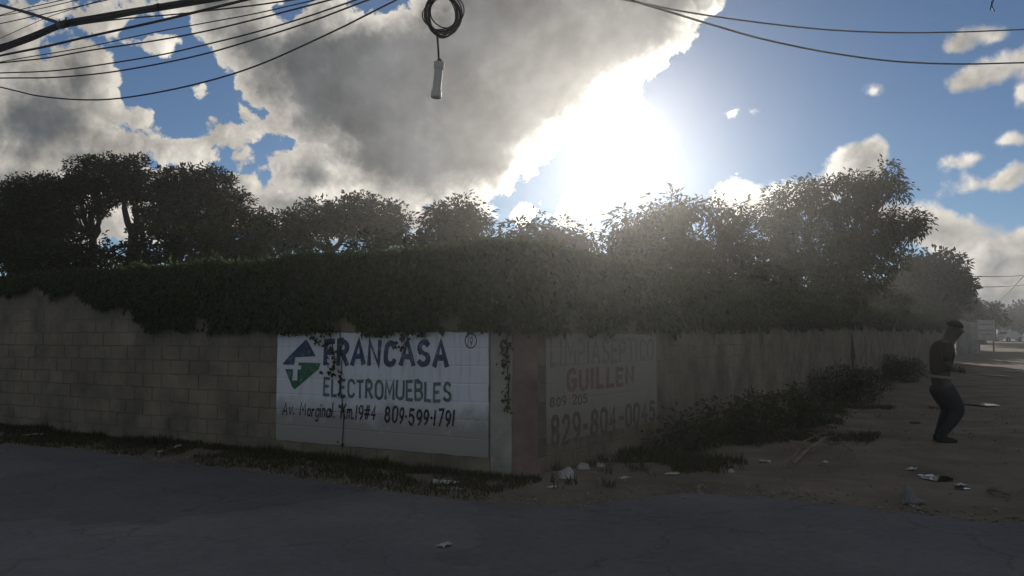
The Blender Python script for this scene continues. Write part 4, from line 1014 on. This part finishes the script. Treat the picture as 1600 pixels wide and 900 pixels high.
# ------------------------------------------------------------------ the walking person
def skin_mesh(name, chains, sub=2):
    """chains: list of lists of (Vector, radius); equal points are merged into one skeleton"""
    verts = []; rads = []; edges = []; key = {}
    for ch in chains:
        prev = None
        for p, r in ch:
            kx = (round(p.x, 4), round(p.y, 4), round(p.z, 4))
            if kx not in key: key[kx] = len(verts); verts.append(p); rads.append(r)
            i = key[kx]
            if prev is not None and prev != i: edges.append((prev, i))
            prev = i
    me = bpy.data.meshes.new(name); me.from_pydata([tuple(v) for v in verts], edges, []); me.update()
    o = bpy.data.objects.new(name, me); C.objects.link(o)
    m = o.modifiers.new('Skin', 'SKIN'); m.use_smooth_shade = True
    for i, d in enumerate(me.skin_vertices[0].data):
        r = rads[i]; d.radius = r if isinstance(r, tuple) else (r, r); d.use_root = (i == 0)
    s = o.modifiers.new('Sub', 'SUBSURF'); s.levels = sub; s.render_levels = sub
    dg = bpy.context.evaluated_depsgraph_get(); dg.update()
    out = bpy.data.meshes.new_from_object(o.evaluated_get(dg)); bpy.data.objects.remove(o); out.name = name; return out
def build_person():
    g = gpt(1478, 693); D = g.y; k = D/F; base = Vector((g.x, g.y, gz(g.x, g.y)))
    root = empty('person', base, 'person in dark trousers and cap walking bent-kneed along the dirt street, hands forward', 'person')
    def J(px, py, dy=0.): return base+Vector(((px-1478)*k, dy, (693-py)*k))
    skin = material('dark_skin', (.05, .034, .027), .5, .15, spec=.4); dark = material('dark_trousers', (.022, .025, .028), .85, .3, 20, .4, 120)
    shirt = material('brown_top', (.032, .027, .022), .8, .3, 14, .4, 90); capm = material('dark_cap', (.018, .018, .02), .7, .2)
    pel = J(1475, 601); sp = J(1472, 580); ch = J(1475, 558); nb = J(1485, 539); nk = J(1490, 532); hd = J(1496, 521.5); ht = J(1497.5, 514)
    chains = [[(pel, (.14, .11)), (sp, (.15, .11)), (ch, (.175, .13)), (nb, (.12, .10)), (nk, (.095, .09)), (hd, (.135, .115)), (ht, (.125, .11))],
              [(hd, (.135, .115)), (J(1506, 524), .045), (J(1510, 525), .016)]]                 # muzzle and nose
    hands = []
    for sy, ex, hx in ((-1, 0, 0), (1, 6, 4)):
        sh = J(1476, 548, sy*.17); eb = J(1474+ex, 577, sy*.23); wr = J(1493+hx, 582, sy*.12); pm = J(1499+hx, 582, sy*.10)
        chains.append([(ch, (.175, .13)), (sh, .072), (J(1472+ex*.5, 562, sy*.20), .055), (eb, .043), (J(1484+ex*.6, 581, sy*.17), .038), (wr, .028), (pm, (.036, .022))])
        for f in range(4):
            dz = (f-1.5)*.019
            a = pm+Vector((.03, sy*.0, dz)); chains.append([(pm, (.036, .022)), (a, .0095), (a+Vector((.03, -sy*.008, -.012)), .0088), (a+Vector((.04-.004*abs(f-1), -sy*.02, -.03)), .0075)])
        chains.append([(wr, .028), (wr+Vector((.02, -sy*.02, .03)), .011), (wr+Vector((.055, -sy*.028, .045)), .009)])
    for sy, kx, ax, tx in ((-1, 1497, 1467, 1483), (1, 1492, 1472, 1488)):
        hp = J(1474, 606, sy*.085); kn = J(kx, 645, sy*.09); an = J(ax, 683, sy*.085)
        chains.append([(pel, (.14, .11)), (hp, .10), (J((1474+kx)/2, 625, sy*.09), .088), (kn, .062), (J((kx+ax)/2-2, 664, sy*.09), .058), (an, .038), (J(ax+5, 690, sy*.09), .034), (J(tx, 691, sy*.09), .024)])
    obj('body', skin_mesh('body', chains), skin, root, smooth=True)
    # trousers, loose at the thigh
    tch = []
    for sy, kx, ax in ((-1, 1497, 1467), (1, 1492, 1472)):
        tch.append([(J(1475, 591), (.155, .14)), (J(1473, 599), (.170, .15)), (J(1472, 609, sy*.08), (.155, .13)), (J((1472+kx)/2-1, 626, sy*.09), .135), (J(kx-2, 643, sy*.09), .108), (J((kx+ax)/2-1, 663, sy*.09), .088), (J(ax, 682, sy*.085), .062), (J(ax, 685, sy*.085), .06)])
    obj('trousers', skin_mesh('trousers', tch), dark, root, smooth=True)
    tc = [[(J(1474, 593), (.165, .14)), (J(1472, 578), (.18, .14)), (J(1474, 557), (.20, .155)), (J(1482, 543), (.14, .12)), (J(1487, 537), (.09, .09))]]
    for sy, ex in ((-1, 0), (1, 6)): tc.append([(J(1474, 557), (.20, .155)), (J(1476, 548, sy*.17), .095), (J(1472+ex*.5, 562, sy*.20), .072), (J(1473.5+ex*.8, 571, sy*.215), .062)])
    obj('shirt', skin_mesh('shirt', tc), shirt, root, smooth=True)
    # pale waistband
    V_, F_ = [], []; n = 24
    for z, s in ((-.02, 1.0), (.02, 1.02)):
        for i in range(n):
            q = 2*math.pi*i/n; p = J(1474.5, 594)+Vector((math.cos(q)*.182*s, math.sin(q)*.155*s, z-math.cos(q)*.022)); V_.append(p)
    F_ = [(i, (i+1) % n, n+(i+1) % n, n+i) for i in range(n)]
    me = mesh('waistband', V_, F_); bm = bmesh.new(); bm.from_mesh(me); bmesh.ops.solidify(bm, geom=bm.faces[:], thickness=.008)
    obj('waistband', bmesh_to('waistband', bm), material('pale_cloth', (.24, .23, .21), .9, .2), root, smooth=True)
    # cap: dome and brim
    bm = bmesh.new(); bmesh.ops.create_uvsphere(bm, u_segments=20, v_segments=12, radius=1)
    bmesh.ops.delete(bm, geom=[v for v in bm.verts if v.co.z < .02], context='VERTS')
    for v in bm.verts: v.co = Vector((v.co.x*.128, v.co.y*.112, v.co.z*.118))
    bmesh.ops.rotate(bm, verts=bm.verts[:], cent=(0, 0, 0), matrix=Matrix.Rotation(rad(14), 3, 'Y')); bmesh.ops.translate(bm, verts=bm.verts[:], vec=J(1497, 517))
    bmesh.ops.solidify(bm, geom=bm.faces[:], thickness=.006)
    cap = obj('cap', bmesh_to('cap', bm), capm, root, smooth=True)
    V_ = []; n = 12
    for t in (0, .010):
        for i in range(n+1):
            q = -math.pi/2+math.pi*i/n
            for r in (.09, .145): V_.append(J(1497, 518.5)+Vector((math.cos(q)*r*(1 if r > .1 else 1.), math.sin(q)*.09, t-.012-math.cos(q)*r*.28)))
    F_ = []
    m = 2*(n+1)
    for i in range(n):
        a = 2*i; F_ += [(a, a+2, a+3, a+1), (m+a, m+a+1, m+a+3, m+a+2), (a+1, a+3, m+a+3, m+a+1)]
    obj('brim', mesh('brim', V_, F_), capm, cap)
    for sy in (-1, 1):
        bm = bmesh.new(); bmesh.ops.create_uvsphere(bm, u_segments=12, v_segments=8, radius=1)
        for v in bm.verts: v.co = Vector((v.co.x*.018, v.co.y*.012, v.co.z*.034))
        bmesh.ops.translate(bm, verts=bm.verts[:], vec=J(1493, 523, sy*.092)); obj('ear', bmesh_to('ear', bm), skin, root, smooth=True)
        bm = bmesh.new(); bmesh.ops.create_uvsphere(bm, u_segments=8, v_segments=6, radius=.011)
        bmesh.ops.translate(bm, verts=bm.verts[:], vec=J(1504.5, 519.5, sy*.036)); obj('eye', bmesh_to('eye', bm), material('eye_white', (.4, .38, .36), .3), root, smooth=True)
    for sy, ax, tx in ((-1, 1467, 1485), (1, 1472, 1490)):
        bm = bmesh.new(); bmesh.ops.create_cube(bm, size=1)
        bmesh.ops.subdivide_edges(bm, edges=bm.edges[:], cuts=4, use_grid_fill=True)
        L = .28
        for v in bm.verts:
            x, y, z = v.co; h = .10 if x < -.1 else .10-.055*min(1, (x+.1)/.45)
            v.co = Vector(((x+.5)*L-.07, y*(.092-.03*abs(x)), (z+.5)*h))
        bmesh.ops.bevel(bm, geom=[e for e in bm.edges if e.calc_face_angle(0) > 1], offset=.012, segments=2, affect='EDGES')
        bmesh.ops.translate(bm, verts=bm.verts[:], vec=Vector((J(ax, 693).x, base.y+sy*.088, base.z))); obj('shoe', bmesh_to('shoe', bm), capm, root, smooth=True)
build_person()

# ------------------------------------------------------------------ far end of the street
def far_board():
    D = 68; a = at(1526, 500, D); b = at(1555, 531, D); w = b.x-a.x; h = a.z-b.z; c = (a+b)/2
    g = gz(c.x, D); root = empty('notice_board', (c.x, D, g), 'white framed board on two posts at the far end of the wall', 'board')
    X, Y, Z = Vector((1, 0, 0)), Vector((0, 1, 0)), Vector((0, 0, 1))
    V_, F_ = [], []; add_box(V_, F_, c, X*w/2, Y*.04, Z*h/2); pn = obj('panel', mesh('panel', V_, F_), material('board_white', (.38, .37, .34), .7, .2, 3), root)
    V_, F_ = [], []
    for s in (-1, 1):
        add_box(V_, F_, c+X*s*(w/2+.031), X*.03, Y*.06, Z*(h/2+.06)); add_box(V_, F_, c+Z*s*(h/2+.031), X*(w/2-.002), Y*.06, Z*.03)
    obj('frame', mesh('frame', V_, F_), concrete, root)
    ink = material('grey_ink', (.25, .25, .24), .8)
    for f, hw in ((.28, .40), (-.02, .42), (-.22, .3)):
        V_, F_ = [], []; add_box(V_, F_, c+Z*f*h-Y*.043, X*w*hw, Y*.004, Z*.06); obj('faded_band', mesh('faded_band', V_, F_), ink, pn)
    for s in (-1, 1):
        V_, F_ = [], []; zt = c.z-h/2-.065; add_tube(V_, F_, [Vector((c.x+s*w*.4, D, g-.1)), Vector((c.x+s*w*.4, D, zt))], .06, 10); obj('post', mesh('post', V_, F_), concrete, root)
far_board()
def gate_pillar(px, ytop, D, label):
    p = at(px, ytop, D); g = gz(p.x, D); h = p.z-g; root = empty('gate_pillar', (p.x, D, g), label, 'pillar', 'pale pillars at the far end of the wall')
    X, Y, Z = Vector((1, 0, 0)), Vector((0, 1, 0)), Vector((0, 0, 1)); pale = material('pale_render', (.26, .25, .22), .9, .3, 2)
    V_, F_ = [], []; add_box(V_, F_, Vector((p.x, D, g+h/2-.1)), X*.26, Y*.26, Z*(h/2+.1)); obj('shaft', mesh('shaft', V_, F_), pale, root)
    V_, F_ = [], []; add_box(V_, F_, Vector((p.x, D, g+h+.06)), X*.34, Y*.34, Z*.058); add_box(V_, F_, Vector((p.x, D, g+h+.17)), X*.2, Y*.2, Z*.05); obj('cap_stone', mesh('cap_stone', V_, F_), pale, root)
gate_pillar(1502, 506, 58, 'pale gate pillar beside the head of the person')
gate_pillar(1519, 508, 62, 'pale gate pillar left of the white board')
def vehicle():
    D = 118; p = at(1575, 520, D); g = gz(p.x, D); root = empty('parked_car', (p.x, D, g), 'white car parked at the far end of the dirt street', 'car', rz=rad(25))
    paintw = material('car_white', (.45, .45, .45), .3, .05, spec=.5); glass = material('car_glass', (.02, .025, .03), .1, .1, spec=.5); tyre = material('tyre', (.02, .02, .02), .9); rim = material('rim', (.4, .4, .42), .3, .1, metallic=.8)
    prof = [(-2.1, .35), (-2.15, .75), (-1.9, .95), (-1.35, 1.0), (-.8, 1.45), (.7, 1.48), (1.35, 1.02), (2.0, .9), (2.15, .6), (2.1, .35)]
    n = len(prof); V_ = []
    for y, s in ((-.85, 0), (-.72, 1), (.72, 1), (.85, 0)):
        for x, z in prof: V_.append((x, y if z < 1.1 else y*.85, z))
    F_ = []
    for j in range(3):
        for i in range(n): F_.append((j*n+i, j*n+(i+1) % n, (j+1)*n+(i+1) % n, (j+1)*n+i))
    F_ += [tuple(reversed(range(n))), tuple(range(3*n, 4*n))]
    bm = bmesh.new(); me = mesh('body', V_, F_); bm.from_mesh(me); obj('body', bmesh_to('body', bm), paintw, root, world=False)
    for y in (-1, 1):
        V_ = [(-1.2, y*.80, 1.02), (-.78, y*.735, 1.38), (.62, y*.735, 1.41), (1.15, y*.80, 1.04)]
        obj('side_window', mesh('side_window', [(a, b+y*.012, c) for a, b, c in V_], [(0, 1, 2, 3)]), glass, root, world=False)
    for x0, z0, x1, z1 in ((-1.37, 1.05, -.86, 1.43), (1.30, 1.08, .76, 1.46)):
        s = -1 if x0 < 0 else 1
        obj('windscreen', mesh('windscreen', [(x0+s*.03, -.66, z0), (x0+s*.03, .66, z0), (x1+s*.03, .58, z1), (x1+s*.03, -.58, z1)], [(0, 1, 2, 3)]), glass, root, world=False)
    for x in (-1.3, 1.3):
        for y in (-.82, .82):
            V_, F_ = [], []; add_tube(V_, F_, [(x, y-.1, .32), (x, y+.1, .32)], .32, 18); w = obj('wheel', mesh('wheel', V_, F_), tyre, root, world=False)
            V_, F_ = [], []; add_tube(V_, F_, [(x, y-.112, .32), (x, y+.112, .32)], .18, 14); obj('rim', mesh('rim', V_, F_), rim, w, world=False)
    for y in (-.6, .6):
        V_, F_ = [], []; add_box(V_, F_, Vector((-2.13, y, .72)), Vector((.03, 0, 0)), Vector((0, .16, 0)), Vector((0, 0, .07))); obj('headlight', mesh('headlight', V_, F_), rim, root, world=False)
vehicle()

# ------------------------------------------------------------------ added air volume standing in for lens glare
def glare_haze():
    V_, F_ = [], []
    add_box(V_, F_, Vector((1.2, 9.5, 3.15)), Vector((200, 0, 0)), Vector((0, 200, 0)), Vector((0, 0, 4.75)))
    m = bpy.data.materials.new('glare_haze'); m.use_nodes = True; nt = m.node_tree; nt.nodes.clear()
    v = nt.nodes.new('ShaderNodeVolumePrincipled'); v.inputs['Density'].default_value = .0013; v.inputs['Anisotropy'].default_value = .875
    v.inputs['Color'].default_value = (.95, .95, .95, 1)
    o = nt.nodes.new('ShaderNodeOutputMaterial'); nt.links.new(v.outputs[0], o.inputs['Volume'])
    h = obj('glare_haze', mesh('glare_haze', V_, F_), m); h['kind'] = 'stuff'
glare_haze()
